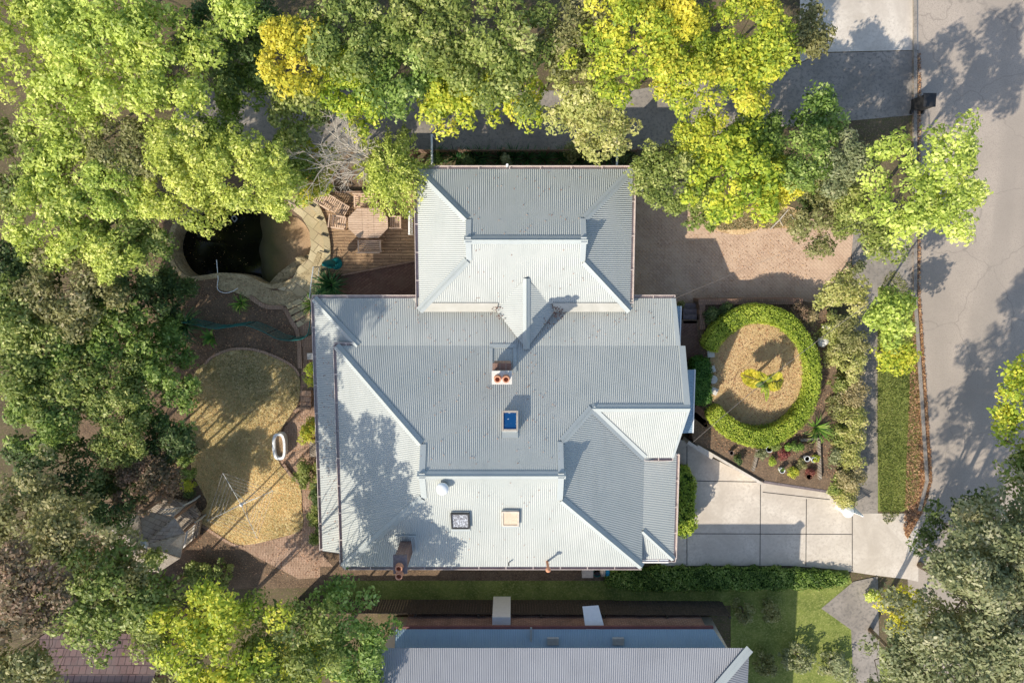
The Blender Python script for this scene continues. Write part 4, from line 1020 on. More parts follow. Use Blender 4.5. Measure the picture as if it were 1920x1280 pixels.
# white oval planter
c = P(523, 837, .5); op = thing('oval_planter', 'white oval trough planter with bare soil beside the back lawn', 'planter', (c.x, c.y, 0))
ro = lambda w, h, z, k=40: [(c.x+w*math.copysign(abs(math.cos(a))**.6, math.cos(a)), c.y+h*math.copysign(abs(math.sin(a))**.75, math.sin(a)), z) for a in np.linspace(0, 2*math.pi, k, endpoint=False)]
L0, L1, L2, L3 = ro(.27, .60, 0), ro(.31, .64, .52), ro(.2, .53, .52), ro(.19, .52, .2); k = 40; mb = MB()
mb.add(L0+L1+L2+L3, [(j*k+i, j*k+(i+1) % k, (j+1)*k+(i+1) % k, (j+1)*k+i) for j in range(3) for i in range(k)])
part('trough', mb, M['white'], op); part('soil', MB().add(ro(.195, .525, .34), [tuple(range(k))]), M['sludge'], op)
# rotary clothesline
hd = P(452, 946, 2.05); cl = thing('rotary_clothesline', 'metal rotary clothesline with four arms standing on the back lawn', 'clothesline', (hd.x, hd.y, 0))
part('post', MB().tube([(hd.x, hd.y, 0), (hd.x, hd.y, 2.1)], [.035, .03], 8), M['galv'], cl)
part('hub', MB().lathe(hd-Vector((0, 0, .05)), [(.03, -.3), (.05, -.28), (.07, 0), (.09, .04), (.04, .12), (0, .13)], 12), M['white'], cl)
t1_ = P(418, 886, 2.15); v1 = Vector((t1_.x-hd.x, t1_.y-hd.y, 0)); v2 = Vector((-v1.y, v1.x, 0)); tips = [hd+v+Vector((0, 0, .12)) for v in (v1, v2, -v1, -v2)]
for t in tips:
    part('arm', MB().tube([hd, t], .012, 6), M['galv'], cl)
    part('brace', MB().tube([hd-Vector((0, 0, .5)), hd.lerp(t, .45)], .012, 5), M['galv'], cl)
wr = MB()
for i in range(4):
    for f in (.5, .62, .74, .87, 1): wr.tube([hd.lerp(tips[i], f), hd.lerp(tips[(i+1) % 4], f)], .0055, 4)
part('line_wires', wr, M['cablew'], cl)
# timber box seat beside the house
q = P(591, 840, .5); bs = thing('box_seat', 'weathered timber box seat against the west verandah', 'bench', (q.x, q.y, 0))
part('lid', MB().box((q.x+.1, q.y, .5), (.72, .8, .05)), M['greytimber'], bs)
part('box', MB().box((q.x+.1, q.y, .24), (.64, .72, .48)), M['bench'], bs); part('backrest', MB().box((q.x+.1, q.y+.44, .62), (.74, .06, .34)), M['bench'], bs)
for i in range(3):
    a = P(574, 737+11*i, .3-.1*i); tag(part('step', MB().box((a.x, a.y, .18-.05*i), (.5, .26, .36-.1*i)), M['pathbrick']), ['top brick step casting a dark shadow on the side path', 'middle brick step of the side path', 'bottom brick step where the side path meets the paved apron'][i], 'step', 'brick steps on the side path')
tag(part('step_wall', MB().tube(CP([(552,772),(560,766),(572,764),(583,765)], .15, 4, False), .09, 6), M['pathbrick']), 'low curved brick wall ending at the side path steps', 'garden wall')
q = P(580, 668, .25); tag(part('timber_ramp', MB().box((q.x+.2, q.y, .2), (.6, .3, .12)), M['offwhite']), 'short pale plank step under the west verandah eave', 'step')

# ------------------------------------------------------------ gazebo
gz = thing('gazebo', 'octagonal timber gazebo with shingle roof partly under the trees', 'gazebo', P(268, 1025, 0))
ap = P(268, 1021, 3.75); cor = PP([(326,970),(346,1000),(338,1046),(298,1072),(240,1067),(204,1036),(210,988),(262,955)], 2.5)
gc = sum((Vector(v) for v in cor), Vector())/8
for i in range(8):
    a, b = cor[i], cor[(i+1) % 8]
    mb = MB().add([a, b, ap, a-Vector((0, 0, .06)), b-Vector((0, 0, .06)), ap-Vector((0, 0, .06))], [(0, 2, 1), (3, 4, 5), (0, 1, 4, 3), (1, 2, 5, 4), (2, 0, 3, 5)])
    part('roof_panel', mb, M['shingle'] if i in (7, 0, 5) else M['bench2'] if 'bench2' in M else M['shingle'], gz)
    part('hip_batten', MB().beam(ap+Vector((0, 0, .03)), a+Vector((0, 0, .03)), .06, .04), M['greytimber'], gz)
    g = gc.lerp(a, .88); part('post', MB().box((g.x, g.y, 1.25), (.1, .1, 2.5)), M['bench'], gz)
part('finial', MB().lathe(ap-Vector((0, 0, .1)), [(.2, 0), (.2, .12), (.16, .18), (0, .2)], 20), M['galv'], gz)
fc = [Vector((gc.x+(v.x-gc.x)*.9, gc.y+(v.y-gc.y)*.9, 0)) for v in cor]
part('floor', MB().prism(fc, .25, .5), M['greytimber'], gz)
pd = thing('gazebo_porch', 'grey boarded porch landing with railings in front of the gazebo', 'porch', P(345, 985, 0))
part('floor', MB().prism(PP([(322,968),(345,949),(368,978),(361,1013),(345,1008)], .55), .3, .55), M['greytimber'], pd)
def railing(a, b, par, z0=.55, h=.85):
    A, B = P(*a, z0), P(*b, z0)
    part('rail', MB().beam(A+Vector((0, 0, h)), B+Vector((0, 0, h)), .09, .05), M['offwhite'], par); part('rail', MB().beam(A+Vector((0, 0, .12)), B+Vector((0, 0, .12)), .06, .05), M['offwhite'], par)
    n = max(3, int((B-A).length/.16))
    for i in range(n+1): q = A.lerp(B, i/n); part('baluster', MB().beam(q+Vector((0, 0, .1)), q+Vector((0, 0, h)), .05, .03), M['offwhite'], par)
railing((367,979), (361,1013), pd); railing((310,953), (345,949), pd); railing((326,968), (343,951), pd)
for a, b in (((343,948),(364,937)), ((366,979),(376,972))):
    A, B = P(*a, 1.3), P(*b, .6); part('handrail', MB().beam(A, B, .07, .06), M['roofcap'], pd)
    part('post', MB().beam((B.x, B.y, 0), B, .07, .07), M['roofcap'], pd)
for i in range(3):
    A = P(350+5*i, 950-2.5*i, .4-.14*i); B = P(368+5*i, 976-2.5*i, .4-.14*i); part('stair_tread', MB().beam(A, B, .24, .05), M['bench'], pd)

# ------------------------------------------------------------ potted garden, front
fr = thing('planting_frame', 'timber sleeper frame round the potted plants', 'raised bed', P(1480, 870, GZ))
for a, b in (((1411,882),(1421,842)), ((1534,822),(1537,898)), ((1500,824),(1536,822))): part('sleeper', MB().beam(P(*a, GZ+.1), P(*b, GZ+.1), .12, .2), M['greytimber'], fr)
def pot(px, py, r, label, mat='white', kind=None, h=.3, pr=None):
    r *= .8
    c = P(px, py, GZ+h); t = thing('plant_pot', label, 'pot', (c.x, c.y, GZ), 'pots in the planting bed'); c = Vector((c.x, c.y, GZ))
    part('pot', MB().lathe(c, [(r*.7, 0), (r, h), (r*.86, h), (r*.8, h-.05)], 20), M[mat], t)
    part('soil', MB().lathe(c, [(0.0001, h-.05), (r*.82, h-.05)], 20), M['soil'], t)
    return t
pot(1443, 842, .2, 'white pot behind the grey green bush'); pot(1467, 882, .17, 'small white bowl pot at the lower edge of the bed'); pot(1514, 860, .17, 'white ring shaped pot between two small bushes')
pot(1527, 862, .16, 'white pot of pale green leaves beside the right sleeper'); pot(1518, 893, .2, 'brown pot in the lower right corner of the bed', 'copper'); pot(1372, 849, .13, 'small dark pot alone on the shaded soil', 'capstone')
for a in ((1450,867,.42,8.5,'hedge','round clipped lime green bush among the pots'), (1488,886,.45,12,'lime','broad bright green bush at the lower edge of the bed'), (1472,852,.4,13,'red','rust red leaved bush in the middle of the bed'),
          (1432,854,.4,12,'grey','grey green bush beside the left sleeper'), (1456,836,.4,10,'mid','dark leaved bush behind the rust red bush'), (1497,838,.5,13,'green','loose green bush at the top of the bed'),
          (1505,872,.35,11,'olive','olive bush between the white ring pot and the wall'), (1520,838,.5,9,'brown','brownish bush at the upper right of the bed'), (1531,861,.4,7,'lime','pale green leaves spilling from the pot by the right sleeper'),
          (1386,862,.4,10,'dark','small dark bush alone on the shaded soil left of the bed'), (1521,886,.3,9,'red','reddish low plant in the lower right pot'), (1478,838,.4,8,'strapb','small bright tuft between the green bushes'),
          (1467,880,.36,5,'green','tiny green plant in the white bowl pot')):
    shrub(a[5], a[4], a[0], a[1], a[2], a[3], GZ, leaf=.06, pr=.12, cat='bush')
strappy('light green strappy clump at the lower right end of the ring hedge', 'strapb', P(1528, 800, GZ), .75, .6, 70, 3)
# palm
pc = P(1430, 714, GZ+1.25); palm = thing('palm', 'young palm with yellow fronds in the middle of the round lawn', 'palm', (pc.x, pc.y, GZ))
part('trunk', MB().tube([(pc.x, pc.y, GZ), (pc.x+.02, pc.y, GZ+.6), (pc.x, pc.y, GZ+1.15)], [.09, .07, .06], 8), M['bark'], palm)
def frond(tgt, rise, w, kind, seed, n=34, cover=1.0, base=None, par=palm, dz=0):
    rng = np.random.default_rng(seed); A = base or pc; T = Vector(tgt); pts = []
    for i in range(n):
        t = i/(n-1); pts.append(A.lerp(T, t)+Vector((0, 0, rise*math.sin(math.pi*t**.8))))
    cs = []; ns = []; us = []; Ls = []
    for i in range(2, n):
        t = i/(n-1); d = (pts[i]-pts[i-1]).normalized(); s = d.cross(Vector((0, 0, 1))).normalized(); L = w*math.sin(math.pi*min(.97, t*.9+.12))**.6
        for sg in (-1, 1):
            for rep in range(2):
                u = (s*sg*.85+d*.5+Vector((0, 0, -.15+.1*rng.normal()))).normalized(); cs.append(pts[i]+u*L/2+d*.02*rep); us.append(u); ns.append(Vector((rng.normal()*.3, rng.normal()*.3, 1))); Ls.append(L)
    o = leafobj('frond', np.array([tuple(q) for q in cs]), np.array([tuple(q) for q in ns]), np.array(Ls), .075*cover, .45+rng.normal(size=len(cs))*.18, M['L'+kind], par, rng, u=np.array([tuple(q) for q in us]))
    part('rachis', MB().tube(pts[::3]+[pts[-1]], .012, 5), M['L'+kind] if False else M['bark'], o)
for i, (a, b, z, r, w, k) in enumerate(((1392,702,.95,.25,.5,'yellow'), (1467,712,.95,.25,.52,'yellow'), (1398,712,.9,.25,.4,'yellow'), (1462,722,.9,.2,.4,'yellow'), (1405,716,1.0,.2,.2,'yellow'), (1455,722,.95,.2,.22,'yellow'), (1437,751,.9,.3,.14,'lime'), (1428,735,1.6,.3,.15,'lime'), (1418,722,1.7,.3,.16,'green'), (1444,706,1.7,.3,.16,'lime'), (1425,698,1.6,.35,.18,'yellow'))):
    frond(P(a, b, GZ+z), r, w, k, 40+i, cover=1.3 if k == 'yellow' else .9)
for a, b, rx, ry, rz_, lab in ((1543,640,.26,.26,.2,'round mottled boulder beside the ring hedge'), (1553,613,.32,.12,.12,'long white bone shaped rock above the round boulder')):
    q = P(a, b, GZ+.15); o = part('rock', MB().rock(q, rx, ry, rz_, a), M['offwhite'], None, smooth=True); tag(o, lab, 'rock')
# white gate and post at the driveway mouth
gt = thing('picket_gate', 'white slanting picket gate at the driveway mouth', 'gate', P(1608, 960, 0))
for i in range(5): A = P(1597+4*i, 953+1.5*i, .95); part('picket', MB().beam((A.x, A.y, .1), (A.x+.12, A.y-.2, 1.0), .07, .03), M['white'], gt)
part('rail', MB().beam(P(1595, 953, .8), P(1618, 968, .8), .06, .05), M['white'], gt)
q = P(1587, 957, .7); gp = thing('gate_pillar', 'round white pillar beside the picket gate', 'pillar', (q.x, q.y, 0)); part('shaft', MB().lathe((q.x, q.y, 0), [(.2, 0), (.2, .8), (.26, .84), (.26, .92), (.1, 1.0), (0, 1.0)], 20), M['white'], gp)
q = thing('fallen_branch', 'bleached forked branch lying on the straw mulch', 'branch', P(1465, 415, 0)); part('limb', MB().tube([P(1444,430,.06), P(1462,412,.12), P(1478,393,.15)], [.03, .035, .02], 6).tube([P(1462,412,.1), P(1468,424,.06)], .015, 5), M['palebark'], q)
q = thing('curved_driftwood', 'short curved bleached stick beside the forked branch', 'branch', P(1487, 410, 0)); part('limb', MB().tube([P(1482,402,.05), P(1486,410,.06), P(1496,414,.05)], [.03, .035, .02], 6), M['palebark'], q)
# things by the south wall
q = P(1102, 1075, .5); bx = thing('storage_box', 'cream storage box against the south passage', 'box', (q.x, q.y, 0)); part('body', MB().box((q.x, q.y, .22), (.5, .4, .44)), M['flash'], bx); part('lid', MB().box((q.x, q.y, .46), (.54, .44, .04)), M['frame'], bx)
q = P(1120, 1075, .3); hr = thing('hose_reel', 'green coiled garden hose beside the storage box', 'hose', (q.x, q.y, 0))
part('coil', MB().tube([(q.x+.2*math.cos(a), q.y+.18*math.sin(a), .08+.01*a) for a in np.linspace(0, 18, 60)], .02, 5), M['tealwire'], hr); part('drum', MB().lathe((q.x, q.y, 0), [(.1, 0), (.1, .3), (0, .3)], 14), M['dark'], hr)
q = P(1131, 1073, .4); tag(part('cement_sack', MB().rock((q.x, q.y, .25), .14, .28, .25, 3), M['frame'], smooth=True), 'pale slumped sack between hose and blue tarp', 'sack')
q = P(1139, 1074, .3); tag(part('folded_tarp', MB().rock((q.x, q.y, .2), .12, .26, .2, 8), M['bluetarp'] if 'bluetarp' in M else M['teal'], smooth=True), 'bright blue folded tarp beside the pale sack', 'tarp')
# overhead cables
def cable(label, a, b, sag, r=.012, mat='cable'):
    A, B = P(*a), P(*b); pts = [A.lerp(B, i/16)-Vector((0, 0, sag*math.sin(math.pi*i/16))) for i in range(17)]; tag(part('overhead_cable', MB().tube(pts, r, 5), M[mat]), label, 'cable')
cable('dark service cable running from the east gable across the round lawn', (1300, 828, 3.2), (1640, 560, 5.6), .35, .01, 'cable')
cable('pale thin cable crossing the brick driveway from the roof corner', (1264, 560, 3.2), (1640, 405, 5.6), .2, .005, 'cable')

# ============================================================ neighbours
nb = thing('neighbour_house', 'long house with flat looking mauve grey roof and lean-to tinted blue for shade below the garden', 'house', P(1060, 1230, 0))
yb = P(1000, 1214, 4.35).y; xr_ = P(1405, 1214, 4.35).x; xl_ = P(690, 1214, 4.35).x; hN = lambda x, y: 4.35+.3*(yb-y); hE = lambda x, y: 4.35+.3*(xr_-x)
s = MB(); L = 5.0; corr(s, [(xl_, yb), (xl_, yb-L), (xr_-L, yb-L), (xr_, yb)], hN, 'y'); corr(s, [(xr_, yb), (xr_-L, yb-L), (xr_, yb-2*L)], hE, 'x')
corr(s, [(xl_, yb-L), (xr_-L, yb-L), (xr_, yb-2*L), (xl_, yb-2*L)], lambda x, y: 4.35+.3*L-.3*(yb-L-y), 'y')
r_ = part('roof', s, M['roofN'], nb, smooth=True)
cap('hip_cap', (xr_, yb), (xr_-L, yb-L), hN, hE, parent=r_, w=.2)
part('wall', MB().prism([(xl_+.4, yb-.95), (xr_-.4, yb-.95), (xr_-.4, yb-2*L+.4), (xl_+.4, yb-2*L+.4)], 0, 4.25), M['wallc'], nb)
yl = P(1000, 1179, 3.0).y; xa = P(742, 1190, 3).x; xb = P(1362, 1195, 3).x; yu = P(1000, 1222, 3.4).y; fl_ = lambda x, y: 3.0+.4*(yl-y)/(yl-yu)
s = MB(); corr(s, [(xa, yl), (xb-.6, yl), (xb, yu), (xa, yu)], fl_, 'y'); lt = part('lean_to_roof', s, M['roofB'], nb, smooth=True)  # grey steel lean-to, the blue of its shade put into the colour
part('lean_to_wall', MB().prism([(xa+.3, yl-.35), (xb-.7, yl-.35), (xb-.7, yu+.1), (xa+.3, yu+.1)], 0, 2.9), M['brick'], nb)
part('gutter', MB().beam((xa, yl+.07, 2.95), (xb-.6, yl+.07, 2.95), .12, .1), M['fascia'], nb)
for px, py in ((1037,1204), (1160,1204)):
    q = P(px, py, 3.4); part('roof_hatch', MB().box((q.x, q.y, fl_(q.x, q.y)+.08), (.5, .3, .14)), M['galv'], nb)
q = P(996, 1200, 3.4); part('roof_seam', MB().box((q.x, q.y, fl_(q.x, q.y)+.05), (.09, 1.0, .06)), M['galv'], nb)
q = P(940, 1170, 2.2); part('water_heater', MB().box((q.x, q.y, 1.0), (.85, .5, 2.0)), M['white'], nb)
q = P(1112, 1160, 2.2); aw = MB(); aw.add([P(1092,1136,2.2), P(1122,1134,2.2), P(1134,1178,2.7), P(1098,1180,2.7)], [(0, 1, 2, 3)]); aw.add([P(1092,1136,2.15), P(1122,1134,2.15), P(1134,1178,2.65), P(1098,1180,2.65)], [(3, 2, 1, 0)]); part('awning', aw, M['white'], nb)
fn = thing('paling_fence', 'long weathered paling fence, darkened for shade, between the garden and the lower neighbour', 'fence', P(1000, 1120, 0))
A, B = P(560, 1122, 0), P(1352, 1126, 0); n = 7
pl = MB(); rg = random.Random(2); k = int((B-A).length/.13)
for i in range(k): q = A.lerp(B, i/k); pl.box(q+Vector((0, 0, .7+rg.uniform(-.02, .02))), (.115, .02, 1.4))
part('palings', pl, M['shadefence'], fn); part('rail', MB().beam(A+Vector((0, -.05, 1.2)), B+Vector((0, -.05, 1.2)), .05, .07), M['shadefence'], fn)
for i in range(0, n+1): q = A.lerp(B, i/n); part('post', MB().box(q+Vector((0, -.08, .72)), (.1, .1, 1.45)), M['shadefence'], fn)
fn = thing('driveway_fence', 'dark timber fence along the shaded bed north of the house', 'fence', P(950, 286, 0))
A, B = P(700, 287, 0), P(1190, 287, 0); pl = MB(); k = int((B-A).length/.14)
for i in range(k): q = A.lerp(B, i/k); pl.box(q+Vector((0, 0, .5)), (.12, .02, 1.0))
part('palings', pl, M['bench'], fn)
for i in range(7): q = A.lerp(B, i/6); part('post', MB().box(q+Vector((0, .05, .52)), (.09, .09, 1.04)), M['bench'], fn)
gs = thing('side_gate', 'short slatted side gate joining the north wing to the trees', 'gate', P(1197, 355, 0))
A, B = P(1186, 358, 0), P(1208, 358, 0)
for i in range(9): q = A.lerp(B, i/8); part('slat', MB().box(q+Vector((0, 0, .85)), (.05, .04, 1.7)), M['offwhite'], gs)
part('rail', MB().beam(A+Vector((0, 0, 1.7)), B+Vector((0, 0, 1.7)), .05, .06), M['offwhite'], gs)
sh = thing('tiled_outbuilding', 'low outbuilding with brownish pink tiled roof between trees', 'outbuilding', P(180, 1240, 0))
q = PP([(70,1192),(300,1176),(300,1330),(70,1330)], 3.2); x0, x1 = q[0].x, q[1].x; y1_, y0_ = q[0].y, q[2].y; ym = (y0_+y1_)/2
s = MB(); s.add([(x0, y0_, 3), (x1, y0_, 3), (x1, ym, 4.1), (x0, ym, 4.1), (x0, y1_, 3), (x1, y1_, 3)], [(0, 1, 2, 3), (3, 2, 5, 4)]); part('roof', s, M['tile'], sh)
part('wall', MB().prism([(x0+.3, y0_+.3), (x1-.3, y0_+.3), (x1-.3, y1_-.3), (x0+.3, y1_-.3)], 0, 2.95), M['brick'], sh)
part('ridge', MB().tube([(x0, ym, 4.12), (x1, ym, 4.12)], .1, 8), M['tile'], sh)
bn = thing('wheelie_bin', 'dark wheelie bin standing on the verge by the kerb', 'bin', P(1718, 198, 0)); q = P(1718, 198, 0)
part('body', MB().box(q+Vector((0, 0, .5)), (.5, .5, .95)), M['dark'], bn); part('lid', MB().box(q+Vector((0, .02, 1.0)), (.54, .58, .07)), M['dark'], bn)
for sx in (-.25, .25): part('wheel', MB().tube([q+Vector((sx-.04, -.3, .1)), q+Vector((sx+.04, -.3, .1))], .1, 12), M['dark'], bn)

# ============================================================ vegetation
T = tree
G1 = 'trees and shrubs round the pool'; G2 = 'trees along the left boundary'; G3 = 'trees over the brick driveway'; G4 = 'trees of the surrounding gardens'
# round the pool
for a in (
 ('dull olive tree in the top left corner of the garden','olive',236,292,6.0,80,G1,{}),
 ('pale branched tree above the pool trees','light',338,286,6.8,68,G1,dict(bark='palebark',gap=.2,nl=26)),
 ('small dark green tree filling the gap near the top boundary','green',405,268,4.5,52,G1,{}),
 ('broad yellow green tree above the pool','light',452,316,6.4,96,G1,dict(asp=.8)),
 ('yellow green tree hanging over the right end of the pool','light',525,368,4.8,54,G1,dict(bark='palebark',gap=.3,nl=26)),
 ('wide yellow green tree at the upper left of the pool','light',328,366,5.6,98,G1,dict(bark='palebark',asp=.8,nl=24)),
 ('light tree at the far left beside the olive tree','light',208,346,6.2,62,G1,{}),
 ('soft green tree left of the pool rim','mid',236,440,5.4,72,G1,{}),
 ('light topped tree left of the pool water','light',205,478,6.0,48,G1,{}),
 ('bright green shrub tree behind the deck','lime',585,322,3.2,56,G1,{}),
 ('green low tree between deck and dead tree','green',530,312,3.6,60,G1,{}),
 ('mid green tree overhanging the left pool edge','green',282,448,4.2,38,G1,{}),
 # left boundary
 ('dark green tree in deep shade left of the terrace','dark',225,540,3.8,78,G2,dict(hz=.8)),
 ('dark leafy tree beside the shaded soil','dark',300,552,2.5,60,G2,dict(hz=.7)),
 ('glossy green tree at the left frame with white glints','green',222,636,4.2,84,G2,dict(leaf=.15)),
 ('bright glossy tree nearest the bare soil','green',300,664,2.9,70,G2,dict(leaf=.15,hz=.7)),
 ('large glossy green tree beside the lawn','green',298,748,4.2,80,G2,dict(leaf=.15)),
 ('green tree at the far left of the lawn','mid',214,745,4.8,70,G2,{}),
 ('yellowish green tree at the left frame above the brown tree','mid',226,822,5.2,58,G2,{}),
 ('dark blue green tree at the lawn edge','dark',310,818,4.4,52,G2,{}),
 ('brown olive tree above the gazebo','brown',272,895,4.6,76,G2,dict(gap=.3)),
 ('very dark tree left of the gazebo','dark',208,948,4.6,62,G2,{}),
 ('dark green tree tucked behind the gazebo roof','dark',232,900,3.6,64,G2,{}),
 ('olive twiggy tree at the lower left corner below the gazebo','olive',222,1066,4.4,58,G2,dict(gap=.3,bark='palebark')),
 ('thin olive shrub tree leaning over the gazebo roof','mid',290,1038,4.3,20,G2,dict(gap=.3,hz=.4,dens=.7,nl=5)),
 # over the brick driveway
 ('dense mid green tree beside the north wing','mid',1258,330,5.0,80,G3,{}),
 ('bright yellow green tree over the brick driveway','lime',1385,330,5.4,92,G3,dict(leaf=.17)),
 ('golden tipped tree between the bright tree and the green tree','yellow',1462,345,5.0,44,G3,{}),
 ('lime tree touching the top frame right of centre','lime',1330,268,5.2,60,G3,{}),
 ('fresh green tree right of the golden tips','green',1506,300,5.4,62,G3,{}),
 ('olive twiggy tree over the mulch and driveway','olive',1545,420,4.4,62,G3,dict(gap=.3)),
 ('greyish thin tree at the right frame','grey',1590,310,5.6,60,G3,dict(gap=.45,bark='palebark')),
 ('light green tree at the right frame beside the footpath','mid',1608,395,5.0,40,G3,{}),
 ('green lobe hanging over the brick driveway edge','mid',1318,385,3.6,42,G3,{}),
 ('green tree behind the bright tree by the lane','green',1425,262,4.6,62,G3,{}),
 ('green low tree filling behind the golden tips','green',1440,300,3.8,60,G3,{}),
 ('lime tree standing over the straw mulch','lime',1420,352,4.0,44,G3,{}),
 ('olive green tree under the greyish thin tree','olive',1562,340,4.2,60,G3,{}),
 ('dark tree between the olive and green trees','dark',1530,365,3.6,44,G3,{}),
 ('pale creamy green tree at the top of the shaded bed','cream',1128,228,5.4,72,G3,{}),
 ('cream green tree at the right end of the brick wall','cream',1578,560,3.8,52,G3,dict(gap=.25)),
):
    T(a[0], a[1], a[2], a[3], a[4], a[5], group=a[6], **({**dict(leaf=.12, pr=.36), **a[7]}))
# surrounding gardens (outside the inner frame of the picture)
OUT = (
 ('pale green tree in the top left corner of the picture','light',50,60,6.5,105), ('large soft green tree at the top left','light',190,70,7.0,120), ('light green tree right of the large top left tree','light',300,130,6.6,100),
 ('dark green tree in the shade at the top','dark',430,70,5.0,80), ('dark low tree near the top boundary','green',455,140,3.6,60), ('narrow yellow green tree between dark trees at the top','light',440,20,6.2,48),
 ('golden yellow tree at the top','yellow',550,110,6.4,66), ('olive green tree below the golden tree','mid',560,195,5.0,58), ('green tree right of the golden tree','mid',650,70,6.4,82), ('yellow green tree behind the dead tree','lime',660,170,5.2,70),
 ('deep green tree at the top','green',740,120,6.0,74), ('fresh green tree at the top edge left of centre','mid',800,40,6.6,80), ('bright green tree whose tips reach over the lane','lime',850,180,5.4,66), ('green tree at the top centre','mid',930,90,6.6,96),
 ('mid green tree above the shaded lane','lime',960,175,5.2,58), ('olive tree at the top right of centre','olive',1060,70,6.2,72), ('pale olive tree above the creamy green tree','cream',1085,165,5.6,64), ('bright yellow green tree at the top','lime',1180,70,7.0,96),
 ('golden green tree at the top edge','yellow',1260,20,7.0,58), ('lime green tree above the driveway trees','lime',1290,120,6.4,84), ('bright green tree left of the sunlit driveway end','lime',1400,80,6.2,86), ('green tree with its crown over the lane end','lime',1420,140,5.0,56),
 ('green shrub tree beside the frame at the lane','green',1530,222,4.2,44), ('olive tree at the sunlit driveway end','olive',1520,60,4.4,40),
 ('pale green tree at the left edge above the bare earth','light',130,215,5.8,78), ('mid green tree at the left edge','mid',30,320,5.4,78), ('yellow green tree at the left','light',120,330,6.0,66), ('broad yellow green tree at the left below the gap','light',90,420,6.2,84),
 ('dark tree at the left edge','dark',30,510,5.0,74), ('olive dark tree at the left','olive',120,540,5.6,80), ('dull green tree at the left edge beside the olive tree','mid',40,600,5.4,76), ('green tree left of the glossy tree','green',110,650,4.8,88),
 ('bright green tree at the left middle','mid',120,740,5.0,86), ('bright green tree at the lower left middle','green',70,800,5.4,62), ('green tree touching the left edge','mid',20,700,5.6,60), ('dark green tree below the bright trees','dark',100,880,5.0,88),
 ('olive green tree at the lower left','olive',60,970,6.5,112), ('dull olive tree left of the gazebo','olive',140,1050,9.4,112), ('dark olive tree at the lower left edge','brown',30,1110,12,100), ('olive tree beside the tiled outbuilding','mid',180,1130,9.6,110),
 ('mid green tree below the gazebo','mid',270,1150,9,80), ('green tree in the lower left corner','olive',30,1230,9.5,90), ('bright green tree at the bottom left of centre','lime',400,1215,9.5,120), ('large green tree at the bottom','mid',525,1205,8.2,112),
 ('green tree beside the mauve grey roof','green',650,1185,6.8,88), ('lime green tree at the bottom edge','lime',560,1262,6.6,80), ('dark green tree at the bottom edge beside the roof','green',690,1262,5.2,52), ('olive green tree between outbuilding and bright tree','olive',335,1275,5.0,60),
 ('large light green street tree reaching over the road','light',1740,340,6.6,108), ('green street tree below the large street tree','light',1672,590,4.8,52), ('leafy green tree at the frame beside the footpath','mid',1655,450,4.2,36), ('small light tree on the verge','lime',1680,668,3.6,34),
 ('grey green gum tree at the bottom right','grey',1850,1150,9.5,190), ('grey green gum tree at the lower right edge','grey',1900,1020,8,110), ('blue green tree at the lower end of the street','dark',1800,1000,5.4,74), ('pale grey gum at the bottom right of the picture','grey',1730,1280,8.8,150),
 ('dense grey gum at the right edge of the lower street','grey',1930,1190,9.5,150),
 ('yellow green bush tree beside the lower footpath','yellow',1688,1150,3.4,48), ('bright green tree tip at the right edge','lime',1975,755,6.4,95), ('small green tree at the right edge below the bright tip','mid',1970,870,6,80), ('yellowish gum below the yellow bush tree','olive',1770,1180,4.6,60),
)
for a in OUT: T(a[0], a[1], a[2], a[3], a[4], a[5]*1.12, leaf=.15, pr=.46, dens=2.1, group=G4)
# tall street trees below the picture, their shade falls on the road
for i, (x, y, r, zc) in enumerate(((13.2, -21.5, 3.4, 9.5), (17.5, -24.5, 3.6, 10), (19.8, -17.5, 3.0, 8.5), (14.8, -15.0, 2.4, 7.6), (22.5, -21.0, 3.6, 10))):
    pass
# dead tree
rg = random.Random(8); dt = thing('dead_tree', 'bleached leafless tree with fine twigs behind the deck', 'tree', P(700, 300, 0), G1)
tb_ = P(702, 303, 4.0); trk = MB().tube([(tb_.x+.3, tb_.y-.1, 0), (tb_.x+.2, tb_.y, 2), tb_], [.16, .13, .09], 8); part('trunk', trk, M['palebark'], dt)
br = MB()
def branch(p, d, L, r, lv):
    pts = [p]; k = 4
    for i in range(k): d = (d+Vector((rg.gauss(0, .13), rg.gauss(0, .13), rg.gauss(0, .08)))).normalized(); pts.append(pts[-1]+d*L/k)
    br.tube(pts, [r*(1-.7*i/k) for i in range(k+1)], 4 if lv > 1 else 5)
    if lv < 4:
        for i in range(5 if lv < 2 else 4):
            t = rg.uniform(.25, 1); q = pts[min(k, int(t*k))]; s = d.cross(Vector((0, 0, 1))).normalized()*rg.choice((-1, 1))
            branch(q, (d*.9+s*rg.uniform(.4, 1.0)+Vector((0, 0, rg.uniform(-.25, .3)))).normalized(), L*rg.uniform(.4, .62), max(.0065, r*.5), lv+1)
for a, b, z in ((598,325,5.4), (566,262,5.6), (612,246,5.8), (652,236,5.6), (610,372,4.6), (540,290,5.2), (672,262,5.2), (640,330,5.0)):
    v = P(a, b, z)-tb_; branch(tb_, v.normalized(), v.length*.8, .05, 1)
part('branches', br, M['palebark'], dt)
